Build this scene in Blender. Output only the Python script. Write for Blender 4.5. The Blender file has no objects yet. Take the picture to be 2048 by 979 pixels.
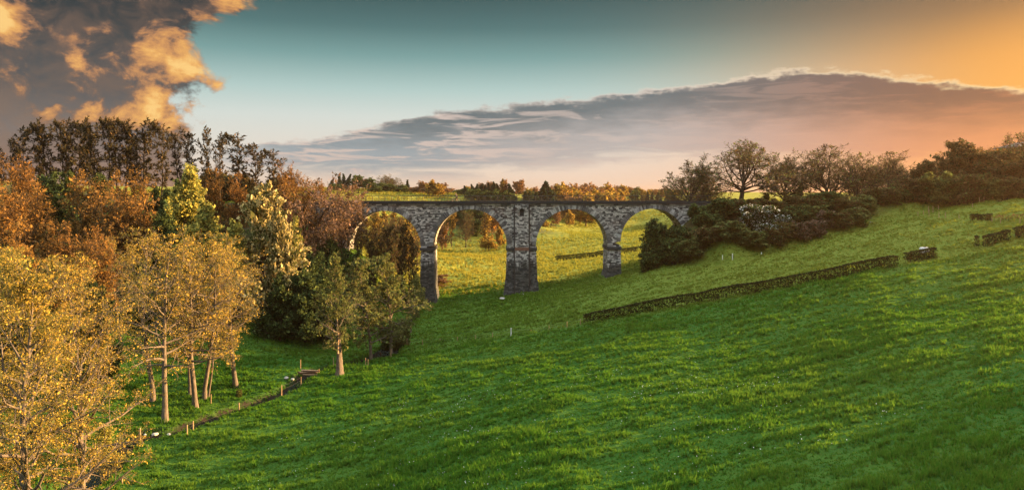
import bpy, bmesh, math, random
import numpy as np
from mathutils import Vector

SC = bpy.context.scene
COL = SC.collection
R = math.radians

# ------------------------------------------------------------------ camera, light, sky
F = 1462.0          # focal length in photo pixels (photo is 2048 x 979)
HC = 28.0           # camera height over the valley datum
HOR = 388.0         # horizon row in the photo
cam_d = bpy.data.cameras.new('camera')
cam = bpy.data.objects.new('camera', cam_d)
COL.objects.link(cam)
cam.location = (0, 0, HC)
cam.rotation_euler = (R(90), 0, 0)
cam_d.sensor_fit = 'HORIZONTAL'
cam_d.sensor_width = 36.0
cam_d.lens = 36.0 * F / 2048.0
cam_d.shift_y = -(489.5 - HOR) / 2048.0
cam_d.clip_start = 0.5
cam_d.clip_end = 20000
SC.camera = cam

SUN_AZ, SUN_EL = 74.0, 12.0
S = Vector((math.sin(R(SUN_AZ)) * math.cos(R(SUN_EL)), math.cos(R(SUN_AZ)) * math.cos(R(SUN_EL)), math.sin(R(SUN_EL))))
sun_d = bpy.data.lights.new('sun', 'SUN')
sun_d.energy = 5.0
sun_d.angle = R(0.6)
sun_d.color = (1.0, 0.60, 0.25)
sun = bpy.data.objects.new('sun', sun_d)
sun.rotation_euler = S.to_track_quat('Z', 'Y').to_euler()
sun.location = (200, 120, 120)
COL.objects.link(sun)

SC.view_settings.view_transform = 'Standard'
SC.view_settings.look = 'None'
SC.view_settings.exposure = 2.6
SC.view_settings.gamma = 1.0
SC.view_settings.use_curve_mapping = False
SC.render.engine = 'CYCLES'
SC.cycles.use_denoising = True
SC.cycles.max_bounces = 6
SC.cycles.diffuse_bounces = 3
SC.cycles.transmission_bounces = 3
SC.cycles.transparent_max_bounces = 4
SC.cycles.sample_clamp_indirect = 4.0


def lin(r, g, b):
    f = lambda c: (c / 255) / 12.92 if c / 255 <= 0.04045 else ((c / 255 + 0.055) / 1.055) ** 2.4
    return (f(r), f(g), f(b), 1.0)


class NT:
    """small helper to write node expressions"""
    def __init__(s, tree):
        s.t = tree; s.n = tree.nodes; s.l = tree.links

    def put(s, sock, v):
        if isinstance(v, bpy.types.NodeSocket):
            s.l.new(v, sock)
        elif v is not None:
            if sock.type in ('RGBA',) and isinstance(v, (int, float)):
                v = (v, v, v, 1)
            sock.default_value = v

    def m(s, op, a, b=None, c=None, clamp=False):
        n = s.n.new('ShaderNodeMath'); n.operation = op; n.use_clamp = clamp
        s.put(n.inputs[0], a)
        if b is not None: s.put(n.inputs[1], b)
        if c is not None: s.put(n.inputs[2], c)
        return n.outputs[0]

    def sm(s, x, a, b, lo=0.0, hi=1.0):
        n = s.n.new('ShaderNodeMapRange'); n.interpolation_type = 'SMOOTHSTEP'; n.clamp = True
        s.put(n.inputs['Value'], x); s.put(n.inputs['From Min'], a); s.put(n.inputs['From Max'], b)
        s.put(n.inputs['To Min'], lo); s.put(n.inputs['To Max'], hi)
        return n.outputs[0]

    def mix(s, f, a, b, mode='MIX'):
        n = s.n.new('ShaderNodeMix'); n.data_type = 'RGBA'; n.blend_type = mode; n.clamp_factor = True
        s.put(n.inputs[0], f); s.put(n.inputs[6], a); s.put(n.inputs[7], b)
        return n.outputs[2]

    def ramp(s, f, stops, interp='LINEAR'):
        n = s.n.new('ShaderNodeValToRGB'); cr = n.color_ramp; cr.interpolation = interp
        while len(cr.elements) < len(stops): cr.elements.new(0.5)
        for e, (p, c) in zip(cr.elements, sorted(stops, key=lambda q: q[0])):
            e.position = p
            e.color = c if not isinstance(c, (int, float)) else (c, c, c, 1)
        s.put(n.inputs[0], f)
        return n.outputs[0]

    def noise(s, vec, scale=5.0, detail=4.0, rough=0.5, dist=0.0, color=False, lac=2.0):
        n = s.n.new('ShaderNodeTexNoise'); n.noise_dimensions = '3D'
        s.put(n.inputs['Vector'], vec); s.put(n.inputs['Scale'], scale); s.put(n.inputs['Detail'], detail)
        s.put(n.inputs['Roughness'], rough); s.put(n.inputs['Distortion'], dist); s.put(n.inputs['Lacunarity'], lac)
        return n.outputs[1] if color else n.outputs[0]

    def xyz(s, x, y, z):
        n = s.n.new('ShaderNodeCombineXYZ')
        s.put(n.inputs[0], x); s.put(n.inputs[1], y); s.put(n.inputs[2], z)
        return n.outputs[0]

    def sep(s, v):
        n = s.n.new('ShaderNodeSeparateXYZ'); s.l.new(v, n.inputs[0])
        return n.outputs[0], n.outputs[1], n.outputs[2]


OVERHEAD = 4.2
SIDE = 12.0
HAZE_DENSITY = 0.00013


def build_world():
    w = bpy.data.worlds.new('World'); SC.world = w; w.use_nodes = True
    N = NT(w.node_tree); N.n.clear()
    out = N.n.new('ShaderNodeOutputWorld'); bg = N.n.new('ShaderNodeBackground')
    N.l.new(bg.outputs[0], out.inputs[0])
    STR = 0.10
    bg.inputs[1].default_value = STR
    sky = N.n.new('ShaderNodeTexSky'); sky.sky_type = 'NISHITA'; sky.sun_disc = False
    sky.sun_elevation = R(SUN_EL); sky.sun_rotation = R(SUN_AZ)
    sky.air_density = 1.2; sky.dust_density = 2.0; sky.ozone_density = 1.5
    tc = N.n.new('ShaderNodeTexCoord')
    x, y, z = N.sep(tc.outputs['Generated'])
    az = N.m('MULTIPLY', N.m('ARCTAN2', x, y), 180 / math.pi)      # degrees clockwise from the valley axis
    el = N.m('MULTIPLY', N.m('ARCSINE', z), 180 / math.pi)
    # clear air: colour by elevation, warmer towards the low sun
    ef = N.m('DIVIDE', N.m('ADD', el, 2.0), 92.0, clamp=True)
    P = lambda e: (e + 2.0) / 92.0
    base = N.ramp(ef, [(P(-2), lin(238, 214, 192)), (P(1.5), lin(236, 218, 200)), (P(4), lin(224, 220, 210)), (P(6), lin(212, 220, 214)),
                       (P(8), lin(178, 204, 200)), (P(10.5), lin(120, 160, 158)), (P(12.7), lin(78, 116, 116)), (P(15), lin(54, 86, 86)),
                       (P(24), lin(60, 95, 105)), (P(38), lin(190, 205, 215)), (P(90), lin(235, 240, 245))])
    azw = N.sm(az, -2.0, 36.0)
    warm = N.ramp(ef, [(P(-2), lin(222, 150, 92)), (P(3), lin(228, 150, 84)), (P(6), lin(238, 172, 84)), (P(9), lin(222, 156, 72)), (P(12), lin(154, 112, 64)),
                       (P(15.0), lin(84, 72, 56)), (P(24), lin(80, 80, 75)), (P(38), lin(200, 200, 200)), (P(90), lin(235, 240, 245))])
    base = N.mix(N.m('POWER', azw, 1.6), base, warm)
    # glow round the place the sun sets
    dx = N.m('SUBTRACT', az, 38.0); dy = N.m('SUBTRACT', el, 7.2)
    gd = N.m('SQRT', N.m('ADD', N.m('MULTIPLY', dx, dx), N.m('MULTIPLY', N.m('MULTIPLY', dy, dy), 2.6)))
    glow = N.m('POWER', N.sm(gd, 12.5, 0.0), 1.5)
    base = N.mix(N.m('MULTIPLY', glow, 0.85), base, lin(244, 168, 72))

    # ---- long cloud bank
    P3 = N.xyz(N.m('MULTIPLY', az, 0.10), N.m('MULTIPLY', el, 0.42), 0.0)
    nb = N.noise(P3, 3.2, 6, 0.58)
    nb2 = N.noise(N.xyz(N.m('MULTIPLY', az, 0.11), N.m('MULTIPLY', el, 0.95), 3.0), 1.5, 6, 0.62, 0.6)
    nbf = N.noise(N.xyz(az, N.m('MULTIPLY', el, 1.3), 7.0), 0.9, 5, 0.65)
    af = N.m('DIVIDE', N.m('ADD', az, 40.0), 80.0, clamp=True)
    A = lambda a: (a + 40.0) / 80.0
    top = N.ramp(af, [(0.0, 0.02), (A(-22), 0.20), (A(-17), 0.20), (A(-13.5), 0.225), (A(-10), 0.275), (A(-6), 0.325), (A(0), 0.355), (A(4), 0.375), (A(9), 0.395),
                      (A(14), 0.42), (A(17), 0.44), (A(20), 0.452), (A(22.9), 0.462), (A(26), 0.43), (A(30), 0.395), (A(35), 0.345), (1.0, 0.28)], 'B_SPLINE')
    top = N.m('MULTIPLY', N.sep(top)[0], 20.0)
    edge = N.m('SUBTRACT', top, el)
    edge = N.m('ADD', edge, N.m('MULTIPLY', N.m('SUBTRACT', nbf, 0.5), 0.9))
    edge = N.m('ADD', edge, N.m('MULTIPLY', N.m('SUBTRACT', nb, 0.5), 1.4))
    up = N.sm(edge, 0.0, 0.35)
    # underside: thin out, streaky
    lowlim = N.ramp(af, [(0.0, 0.2), (A(-20), 0.10), (A(-12), 0.085), (A(-5), 0.08), (A(3), 0.115), (A(10), 0.165), (A(20), 0.155), (A(30), 0.12), (1.0, 0.1)])
    lowlim = N.m('MULTIPLY', N.sep(lowlim)[0], 20.0)
    lw = N.m('ADD', N.m('SUBTRACT', el, lowlim), N.m('MULTIPLY', N.m('SUBTRACT', nb2, 0.5), 4.0))
    low = N.sm(lw, -0.9, 0.7)
    leftfade = N.sm(N.m('ADD', az, N.m('MULTIPLY', N.m('SUBTRACT', nb2, 0.5), 14.0)), -27.0, -17.0)
    body = N.m('MULTIPLY', N.m('MULTIPLY', up, low), leftfade)
    ahead = N.sm(y, 0.0, 0.2)
    body = N.m('MULTIPLY', body, ahead)
    depth = N.sm(edge, 0.1, 2.2)
    rgt = N.sm(az, 7.0, 36.0)
    dark = N.mix(rgt, lin(92, 106, 114), lin(118, 78, 64))
    pale = N.mix(rgt, lin(214, 194, 184), lin(216, 132, 88))
    under = N.mix(rgt, N.mix(N.sm(az, -9.0, 3.0), lin(150, 164, 172), lin(178, 174, 174)), lin(210, 134, 90))
    sh = N.sm(N.m('ADD', N.m('SUBTRACT', el, lowlim), N.m('MULTIPLY', N.m('SUBTRACT', nb, 0.5), 2.5)), 0.9, 4.4)
    ccol = N.mix(sh, under, dark)
    streak = N.sm(nb2, 0.50, 0.62)
    sfac = N.m('MULTIPLY', streak, N.sm(az, 16.0, -8.0, 0.22, 0.9))
    ccol = N.mix(sfac, ccol, pale)
    rim = N.m('MULTIPLY', N.sm(edge, 0.60, 0.10), N.sm(az, -12.0, 20.0, 0.35, 1.0))
    ccol = N.mix(rim, ccol, N.mix(rgt, lin(240, 222, 208), lin(255, 226, 168)))
    col = N.mix(N.m('MULTIPLY', body, 0.96), base, ccol)
    # ---- cumulus on the left
    def dens(ox, oy):
        a2 = N.m('ADD', az, ox); e2 = N.m('ADD', el, oy)
        v = N.xyz(N.m('MULTIPLY', a2, 0.075), N.m('MULTIPLY', e2, 0.115), 1.7)
        n1 = N.noise(v, 1.7, 10, 0.60, 0.35)
        return a2, e2, n1
    a0, e0, n0 = dens(0, 0)
    _, _, n1 = dens(1.5, 0.5)
    # the cloud's own outline: its right edge for each elevation
    efn = N.m('DIVIDE', e0, 24.0, clamp=True)
    E = lambda e: e / 24.0
    redge = N.ramp(efn, [(0.0, 0.40), (E(3.8), 0.41), (E(5.0), 0.44), (E(6.0), 0.42), (E(7.0), 0.39), (E(8), 0.40), (E(9.5), 0.415), (E(11), 0.40), (E(12.2), 0.45), (E(13.3), 0.54), (E(15), 0.6), (1.0, 0.62)])
    redge = N.m('SUBTRACT', N.m('MULTIPLY', N.sep(redge)[0], 40.0), 40.0)
    d0 = N.m('ADD', N.m('MULTIPLY', N.m('SUBTRACT', redge, a0), 0.30), N.m('MULTIPLY', N.m('SUBTRACT', n0, 0.5), 6.5))
    cm = N.m('MULTIPLY', N.sm(d0, 0.0, 0.55), N.sm(az, -70.0, -45.0))
    cm = N.m('MULTIPLY', cm, N.sm(el, 26.0, 18.0))
    def blob(ca, ce, ra, re_, k):
        da = N.m('DIVIDE', N.m('SUBTRACT', az, ca), ra); de = N.m('DIVIDE', N.m('SUBTRACT', el, ce), re_)
        q = N.m('ADD', N.m('MULTIPLY', da, da), N.m('MULTIPLY', de, de))
        return N.m('MULTIPLY', N.m('POWER', 2.71828, N.m('MULTIPLY', q, -1.0)), k)
    wgt = N.m('ADD', N.m('ADD', blob(-25.0, 8.6, 5.0, 3.0, 1.0), blob(-20.0, 14.4, 4.2, 1.5, 0.9)), N.m('ADD', blob(-35.0, 11.3, 1.8, 1.6, 1.0), blob(-27.5, 5.6, 4.5, 1.0, 0.9)))
    wgt = N.m('ADD', wgt, N.m('ADD', blob(-32.5, 13.6, 2.0, 1.5, 0.7), blob(-33.5, 8.0, 2.2, 1.2, 0.55)))
    lit = N.m('SUBTRACT', n0, n1)
    bulge = N.noise(N.xyz(N.m('MULTIPLY', az, 0.22), N.m('MULTIPLY', el, 0.32), 5.0), 1.9, 10, 0.64, 0.5)
    Lv = N.m('ADD', N.m('MULTIPLY', wgt, 0.95), N.m('MULTIPLY', lit, 5.0))
    Lv = N.m('ADD', Lv, N.m('MULTIPLY', N.m('SUBTRACT', bulge, 0.5), 2.6))
    litm = N.sm(N.m('SUBTRACT', Lv, 0.02), 0.0, 1.55)
    litm = N.m('MULTIPLY', litm, N.sm(wgt, 0.0, 0.35, 0.35, 1.0))
    shade = N.ramp(N.m('DIVIDE', el, 20.0, clamp=True), [(0.0, lin(150, 122, 110)), (0.22, lin(112, 104, 104)), (0.36, lin(76, 73, 76)), (0.6, lin(46, 49, 51)), (0.8, lin(36, 39, 40)), (1.0, lin(60, 65, 68))])
    shade = N.mix(N.sm(bulge, 0.35, 0.65), shade, N.mix(0.42, shade, lin(136, 102, 80)))
    gold = N.ramp(litm, [(0.0, lin(96, 80, 72)), (0.3, lin(160, 112, 78)), (0.6, lin(212, 148, 84)), (0.85, lin(240, 176, 92)), (1.0, lin(255, 206, 122))])
    cuc = N.mix(N.sm(litm, 0.02, 0.40), shade, gold)
    col = N.mix(N.m('MULTIPLY', cm, 0.97), col, cuc)
    # physical sky mixed in, then scaled to the background strength
    kx = 2 ** -SC.view_settings.exposure / STR
    ov = N.m('MULTIPLY', N.sm(el, 22.0, 48.0, 1.0, OVERHEAD), kx)      # unseen upper sky brightened, added as fill light
    # the bright sunset sky round the sun itself, beyond the right edge of the view
    sx = N.m('DIVIDE', N.m('SUBTRACT', az, 78.0), 28.0); sy = N.m('DIVIDE', N.m('SUBTRACT', el, 14.0), 20.0)
    sg = N.m('POWER', 2.71828, N.m('MULTIPLY', N.m('ADD', N.m('MULTIPLY', sx, sx), N.m('MULTIPLY', sy, sy)), -1.0))
    sg = N.m('MULTIPLY', sg, N.sm(az, 38.0, 62.0))
    ov = N.m('ADD', ov, N.m('MULTIPLY', sg, SIDE * kx))
    col = N.mix(1.0, col, N.xyz(ov, ov, ov), 'MULTIPLY')
    skyc = N.mix(0.015, col, sky.outputs[0])
    N.l.new(skyc, bg.inputs[0])
    w.cycles.sampling_method = 'MANUAL'; w.cycles.sample_map_resolution = 1024


build_world()


# ------------------------------------------------------------------ helpers: geometry
def W(px, py, d):
    """a point of the valley given as photo column, row and distance ahead of the viewpoint"""
    return Vector(((px - 1024) / F * d, d, HC - (py - HOR) / F * d))


def mesh_np(name, V, Fc, mats=(), midx=None, smooth=False):
    V = np.asarray(V, dtype=np.float32).reshape(-1, 3); Fc = np.asarray(Fc, dtype=np.int32)
    me = bpy.data.meshes.new(name)
    me.vertices.add(len(V)); me.vertices.foreach_set('co', V.ravel())
    k = Fc.shape[1]
    me.loops.add(Fc.size); me.loops.foreach_set('vertex_index', Fc.ravel())
    me.polygons.add(len(Fc)); me.polygons.foreach_set('loop_start', np.arange(0, Fc.size, k, dtype=np.int32))
    for m_ in mats: me.materials.append(m_)
    if midx is not None: me.polygons.foreach_set('material_index', np.asarray(midx, dtype=np.int32))
    if smooth: me.polygons.foreach_set('use_smooth', np.ones(len(Fc), dtype=bool))
    me.update(calc_edges=True)
    return me


def tag(o, label=None, cat=None, group=None, kind=None):
    if label: o['label'] = label
    if cat: o['category'] = cat
    if group: o['group'] = group
    if kind: o['kind'] = kind
    return o


def link(name, me, parent=None, world=True):
    o = bpy.data.objects.new(name, me); COL.objects.link(o)
    if parent is not None:
        o.parent = parent
        if world:
            p = parent.location.copy()
            q = parent.parent
            while q is not None:
                p += q.location; q = q.parent
            o.location = -p
    return o


def empty(name, loc, rz=0.0):
    o = bpy.data.objects.new(name, None); o.location = loc; o.rotation_euler = (0, 0, rz)
    o.empty_display_size = 0.5
    COL.objects.link(o); return o


class MB:
    """collects boxes, prisms and tubes into one mesh"""
    def __init__(s): s.V = []; s.Q = []; s.M = []; s.n = 0

    def add(s, V, Q, m=0):
        for q in Q: s.Q.append(tuple(i + s.n for i in q)); s.M.append(m)
        s.V += [tuple(v) for v in V]; s.n += len(V)

    def box(s, x0, x1, y0, y1, z0, z1, m=0):
        s.add([(x0, y0, z0), (x1, y0, z0), (x1, y1, z0), (x0, y1, z0), (x0, y0, z1), (x1, y0, z1), (x1, y1, z1), (x0, y1, z1)],
              [(0, 3, 2, 1), (4, 5, 6, 7), (0, 1, 5, 4), (1, 2, 6, 5), (2, 3, 7, 6), (3, 0, 4, 7)], m)

    def frus(s, b, t, z0, z1, m=0):
        """b, t = (x0,x1,y0,y1) of bottom and top"""
        s.add([(b[0], b[2], z0), (b[1], b[2], z0), (b[1], b[3], z0), (b[0], b[3], z0), (t[0], t[2], z1), (t[1], t[2], z1), (t[1], t[3], z1), (t[0], t[3], z1)],
              [(0, 3, 2, 1), (4, 5, 6, 7), (0, 1, 5, 4), (1, 2, 6, 5), (2, 3, 7, 6), (3, 0, 4, 7)], m)

    def tube(s, p0, p1, r0, r1=None, n=6, m=0):
        p0 = Vector(p0); p1 = Vector(p1); r1 = r0 if r1 is None else r1
        d = (p1 - p0).normalized(); a = d.orthogonal().normalized(); b = d.cross(a)
        V = [];
        for p, r in ((p0, r0), (p1, r1)):
            for k in range(n):
                t = 2 * math.pi * k / n
                V.append(p + (a * math.cos(t) + b * math.sin(t)) * r)
        Q = [(k, (k + 1) % n, n + (k + 1) % n, n + k) for k in range(n)]
        Q.append(tuple(range(n - 1, -1, -1))); Q.append(tuple(range(n, 2 * n)))
        s.add(V, Q, m)

    def build(s, name, mats, parent=None, world=True, smooth=False):
        me = bpy.data.meshes.new(name); me.from_pydata(s.V, [], s.Q)
        for m_ in (mats if isinstance(mats, (list, tuple)) else [mats]): me.materials.append(m_)
        me.polygons.foreach_set('material_index', s.M)
        if smooth: me.polygons.foreach_set('use_smooth', [True] * len(s.Q))
        me.update()
        return link(name, me, parent, world)


def hsh(i, j, seed):
    h = (i.astype(np.int64) * 374761393 + j.astype(np.int64) * 668265263 + seed * 1274126177) & 0xFFFFFFFF
    h = ((h ^ (h >> 13)) * 1274126177) & 0xFFFFFFFF
    h = h ^ (h >> 16)
    return (h & 0xFFFF) / 65535.0


def vnoise(x, y, seed=0):
    i = np.floor(x); j = np.floor(y); fx = x - i; fy = y - j
    fx = fx * fx * (3 - 2 * fx); fy = fy * fy * (3 - 2 * fy)
    a = hsh(i, j, seed); b = hsh(i + 1, j, seed); c = hsh(i, j + 1, seed); d = hsh(i + 1, j + 1, seed)
    return (a * (1 - fx) + b * fx) * (1 - fy) + (c * (1 - fx) + d * fx) * fy


def fbm(x, y, seed=0, oct=4, gain=0.5):
    s = 0; a = 1; t = 0
    for k in range(oct):
        s = s + a * vnoise(x * 2 ** k + 17.3 * k, y * 2 ** k - 9.1 * k, seed + k); t += a; a *= gain
    return s / t


# ------------------------------------------------------------------ the lie of the land
CP = [W(*p) for p in [
    (1024, 979, 50), (2048, 979, 35), (1600, 979, 41), (600, 979, 60), (1300, 979, 46), (820, 979, 55),
    (2048, 700, 60), (1600, 750, 70), (1024, 800, 75), (1300, 760, 74), (700, 860, 76), (1800, 850, 48),
    (1165, 648, 112), (1330, 618, 112), (1500, 588, 112), (1700, 545, 112), (1870, 517, 113), (2048, 475, 116),
    (1022, 668, 114), (880, 690, 115),
    (1042, 587, 150), (1225, 553, 150), (855, 605, 150), (1340, 535, 140), (1500, 512, 138), (1600, 484, 140), (1750, 444, 148), (1800, 418, 160),
    (2048, 394, 150), (1940, 404, 150), (1900, 455, 128), (2048, 425, 130),
    (870, 580, 165), (1000, 562, 170), (1140, 560, 166), (1200, 545, 162),
    (960, 492, 300), (880, 492, 300), (1290, 500, 250), (1290, 430, 450), (1080, 480, 300), (1160, 440, 420), (1100, 458, 370), (1000, 520, 230),
    (930, 440, 335), (880, 440, 335), (1000, 440, 345), (900, 396, 400), (900, 389, 440), (760, 386, 400), (600, 378, 420), (700, 377, 440), (760, 379, 460), (1040, 398, 420), (1260, 386, 600), (1200, 390, 560),
    (1340, 440, 420), (1400, 420, 420), (1500, 400, 400),
    (280, 872, 78.5), (400, 840, 83), (480, 812, 88), (560, 783, 94), (640, 738, 104), (770, 708, 114), (215, 945, 68.5), (150, 979, 65.5)]]
CP += [Vector(p) for p in [(-45, 105, 4.6), (-57, 115, 8.2), (-34, 126, 4.9), (-70, 100, 11), (-100, 100, 20), (-110, 150, 26), (-62, 150, 17), (-45, 150, 14.5), (-34, 150, 10.5), (-24, 150, 6.8),
      (-85, 130, 18), (-50, 131, 13.5), (-100, 195, 26.5), (-60, 205, 19), (-30, 200, 9), (-50, 95, 4.0), (-60, 80, 6), (-90, 70, 12), (-40, 60, 2.0), (-70, 50, 6), (0, 15, 9.2), (30, 10, 14.5), (-40, 20, 4), (60, 20, 17), (90, 70, 20.5), (100, 100, 23.5),
      (60, 200, 15), (105, 205, 22.5), (140, 150, 28.5), (160, 100, 30), (150, 60, 28), (125, 85, 26.0), (170, 140, 31), (-140, 120, 28), (-150, 300, 28), (-120, 260, 26), (-40, 260, 9), (-75, 310, 20), (200, 300, 24), (180, 420, 22), (80, 600, 27), (-300, 500, 33), (300, 600, 27), (-20, 800, 29), (-400, 200, 34), (400, 200, 32), (0, -100, 12), (150, -100, 26), (-150, -100, 12)]]
CPx = np.array([[p.x, p.y] for p in CP]); CPz = np.array([p.z for p in CP])


def tps(d2):
    return 0.5 * d2 * np.log(d2 + 1e-9)


def _solve():
    sx = CPx / 100.0; n = len(sx)
    d2 = ((sx[:, None, :] - sx[None, :, :]) ** 2).sum(-1)
    K = tps(d2) + np.eye(n) * 0.002
    Pm = np.hstack([np.ones((n, 1)), sx])
    A_ = np.zeros((n + 3, n + 3)); A_[:n, :n] = K; A_[:n, n:] = Pm; A_[n:, :n] = Pm.T
    return np.linalg.solve(A_, np.concatenate([CPz, np.zeros(3)]))


CW = _solve()
# the stream: column, row, distance -> plan polyline
STREAM = np.array([[p.x, p.y] for p in [W(60, 1060, 58), W(150, 979, 65.5), W(205, 930, 70), W(255, 880, 77.5), W(345, 868, 79), W(410, 838, 83), W(480, 812, 88), W(575, 775, 95), W(607, 752, 101), W(660, 735, 106), W(735, 720, 111), W(770, 708, 114), W(784, 690, 121), W(770, 660, 130)]] + [[-29, 140], [-29, 150], [-27, 180], [-12, 215], [-25, 260], [-60, 300]])
SW = np.array([2.2, 2.2, 2.2, 1.2, 1.0, 1.0, 0.9, 0.9, 1.3, 0.9, 1.6, 3.2, 1.4, 0.7, 0.6, 0.8, 0.8, 0.8, 0.8, 0.8])


def seg_dist(x, y, pts, wid=None):
    best = np.full(x.shape, 1e9); bw = np.ones(x.shape)
    for k in range(len(pts) - 1):
        a = pts[k]; b = pts[k + 1]; ab = b - a; L2 = (ab ** 2).sum()
        t = np.clip(((x - a[0]) * ab[0] + (y - a[1]) * ab[1]) / L2, 0, 1)
        d = np.hypot(x - a[0] - t * ab[0], y - a[1] - t * ab[1])
        m_ = d < best
        best = np.where(m_, d, best)
        if wid is not None: bw = np.where(m_, wid[k] * (1 - t) + wid[k + 1] * t, bw)
    return best, bw


def sstep(x, a, b):
    t = np.clip((x - a) / (b - a), 0, 1); return t * t * (3 - 2 * t)


def land(x, y, ditch=True):
    x = np.asarray(x, dtype=np.float64); y = np.asarray(y, dtype=np.float64)
    shp = x.shape; xf = x.ravel(); yf = y.ravel(); z = np.zeros(xf.shape)
    xc = np.clip(xf, -420, 420); yc = np.clip(yf, -120, 800)
    for s0 in range(0, len(xf), 60000):
        q = np.stack([xc[s0:s0 + 60000], yc[s0:s0 + 60000]], 1) / 100.0
        d2 = ((q[:, None, :] - CPx[None, :, :] / 100.0) ** 2).sum(-1)
        z[s0:s0 + 60000] = tps(d2) @ CW[:-3] + CW[-3] + q @ CW[-2:]
    far = sstep(np.hypot(xf - xc, yf - yc), 0, 900)
    z = z * (1 - far) + 27.2 * far
    z = z + (fbm(xf * 0.07, yf * 0.09, 5, 3) - 0.5) * 0.9 * sstep(np.hypot(xf, yf - 100), 900, 400)
    # railway embankments at either end of the viaduct
    def emb(sgn, x0):
        along = sgn * (xf - x0)
        side = np.maximum(np.abs(yf - 153.7) - 4.2, 0)
        top = 26.1 - side * 0.62 - np.maximum(-along, 0) * 0.9
        return top
    z = np.where((xf > 30) & (np.abs(yf - 153.7) < 40) & (xf < 140), np.maximum(z, emb(1, 40.0)), z)
    z = np.where((xf < -30) & (np.abs(yf - 153.7) < 40) & (xf > -160), np.maximum(z, emb(-1, -45.0)), z)
    if ditch:
        near = (xf > -90) & (xf < 20) & (yf > 40) & (yf < 310)
        if near.any():
            d, w_ = seg_dist(xf[near], yf[near], STREAM, SW)
            dep = 1.0 * (1 - sstep(d, w_ * 0.55, w_ * 0.55 + 1.0))
            z[near] -= dep
    return z.reshape(shp)


def gz(x, y):
    return float(land(np.array([x]), np.array([y]))[0])


def G(px, py, d0=20.0, d1=700.0):
    """where the sight line of a photo point meets the ground"""
    d = np.concatenate([np.arange(d0, 200, 0.5), np.arange(200, d1, 2.0)])
    x = (px - 1024) / F * d; zr = HC - (py - HOR) / F * d
    g = land(x, d, False)
    k = np.nonzero(g >= zr)[0]
    i = int(k[0]) if len(k) else len(d) - 1
    return Vector((x[i], d[i], g[i]))


# ------------------------------------------------------------------ materials
def mat(name):
    m_ = bpy.data.materials.new(name); m_.use_nodes = True
    N = NT(m_.node_tree); N.n.clear()
    out = N.n.new('ShaderNodeOutputMaterial')
    return m_, N, out


def bsdf(N, out, col, rough=0.85, spec=0.2, bump=None, bstr=0.3, bdist=0.05, metal=0.0):
    b = N.n.new('ShaderNodeBsdfPrincipled')
    N.put(b.inputs['Base Color'], col); N.put(b.inputs['Roughness'], rough)
    N.put(b.inputs['Specular IOR Level'], spec); N.put(b.inputs['Metallic'], metal)
    if bump is not None:
        bn = N.n.new('ShaderNodeBump'); N.put(bn.inputs['Strength'], bstr); N.put(bn.inputs['Distance'], bdist)
        N.l.new(bump, bn.inputs['Height']); N.l.new(bn.outputs[0], b.inputs['Normal'])
    N.l.new(b.outputs[0], out.inputs[0])
    return b


def geo(N, o='Position'):
    g = N.n.new('ShaderNodeNewGeometry'); return g.outputs[o]


def simple(name, c, rough=0.8, spec=0.25, var=0.35, scale=3.0):
    m_, N, out = mat(name)
    n = N.noise(geo(N), scale, 4, 0.6)
    col = N.mix(n, tuple(v * (1 - var) for v in c) + (1,), tuple(min(1, v * (1 + var)) for v in c) + (1,))
    bsdf(N, out, col, rough, spec, n, 0.3, 0.03)
    return m_


def leaf_mat(name, c1, c2, trans=0.45, rnd=0.5, c3=None):
    """leaves: each spray its own tint between c1 and c2; thin, so light comes through"""
    m_, N, out = mat(name)
    r = geo(N, 'Random Per Island')
    col = N.mix(r, c1 + (1,), c2 + (1,))
    oi = N.n.new('ShaderNodeObjectInfo')
    col = N.mix(N.m('MULTIPLY', oi.outputs['Random'], 0.35), col, (c3 or c2) + (1,))
    hv = N.n.new('ShaderNodeHueSaturation'); N.put(hv.inputs['Value'], N.m('ADD', N.m('MULTIPLY', r, rnd), 1 - rnd * 0.5)); N.put(hv.inputs['Color'], col)
    col = hv.outputs[0]
    d = N.n.new('ShaderNodeBsdfDiffuse'); t = N.n.new('ShaderNodeBsdfTranslucent'); mx = N.n.new('ShaderNodeMixShader')
    N.l.new(col, d.inputs[0]); N.l.new(col, t.inputs[0]); mx.inputs[0].default_value = trans
    N.l.new(d.outputs[0], mx.inputs[1]); N.l.new(t.outputs[0], mx.inputs[2]); N.l.new(mx.outputs[0], out.inputs[0])
    return m_


def bark_mat(name, c1, c2):
    m_, N, out = mat(name)
    tc = N.n.new('ShaderNodeTexCoord')
    mp = N.n.new('ShaderNodeMapping'); N.l.new(tc.outputs['Object'], mp.inputs[0]); mp.inputs['Scale'].default_value = (3, 3, 0.5)
    n = N.noise(mp.outputs[0], 3.0, 5, 0.65)
    col = N.ramp(n, [(0.3, c1 + (1,)), (0.7, c2 + (1,))])
    bsdf(N, out, col, 0.95, 0.1, n, 0.6, 0.05)
    return m_


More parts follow.
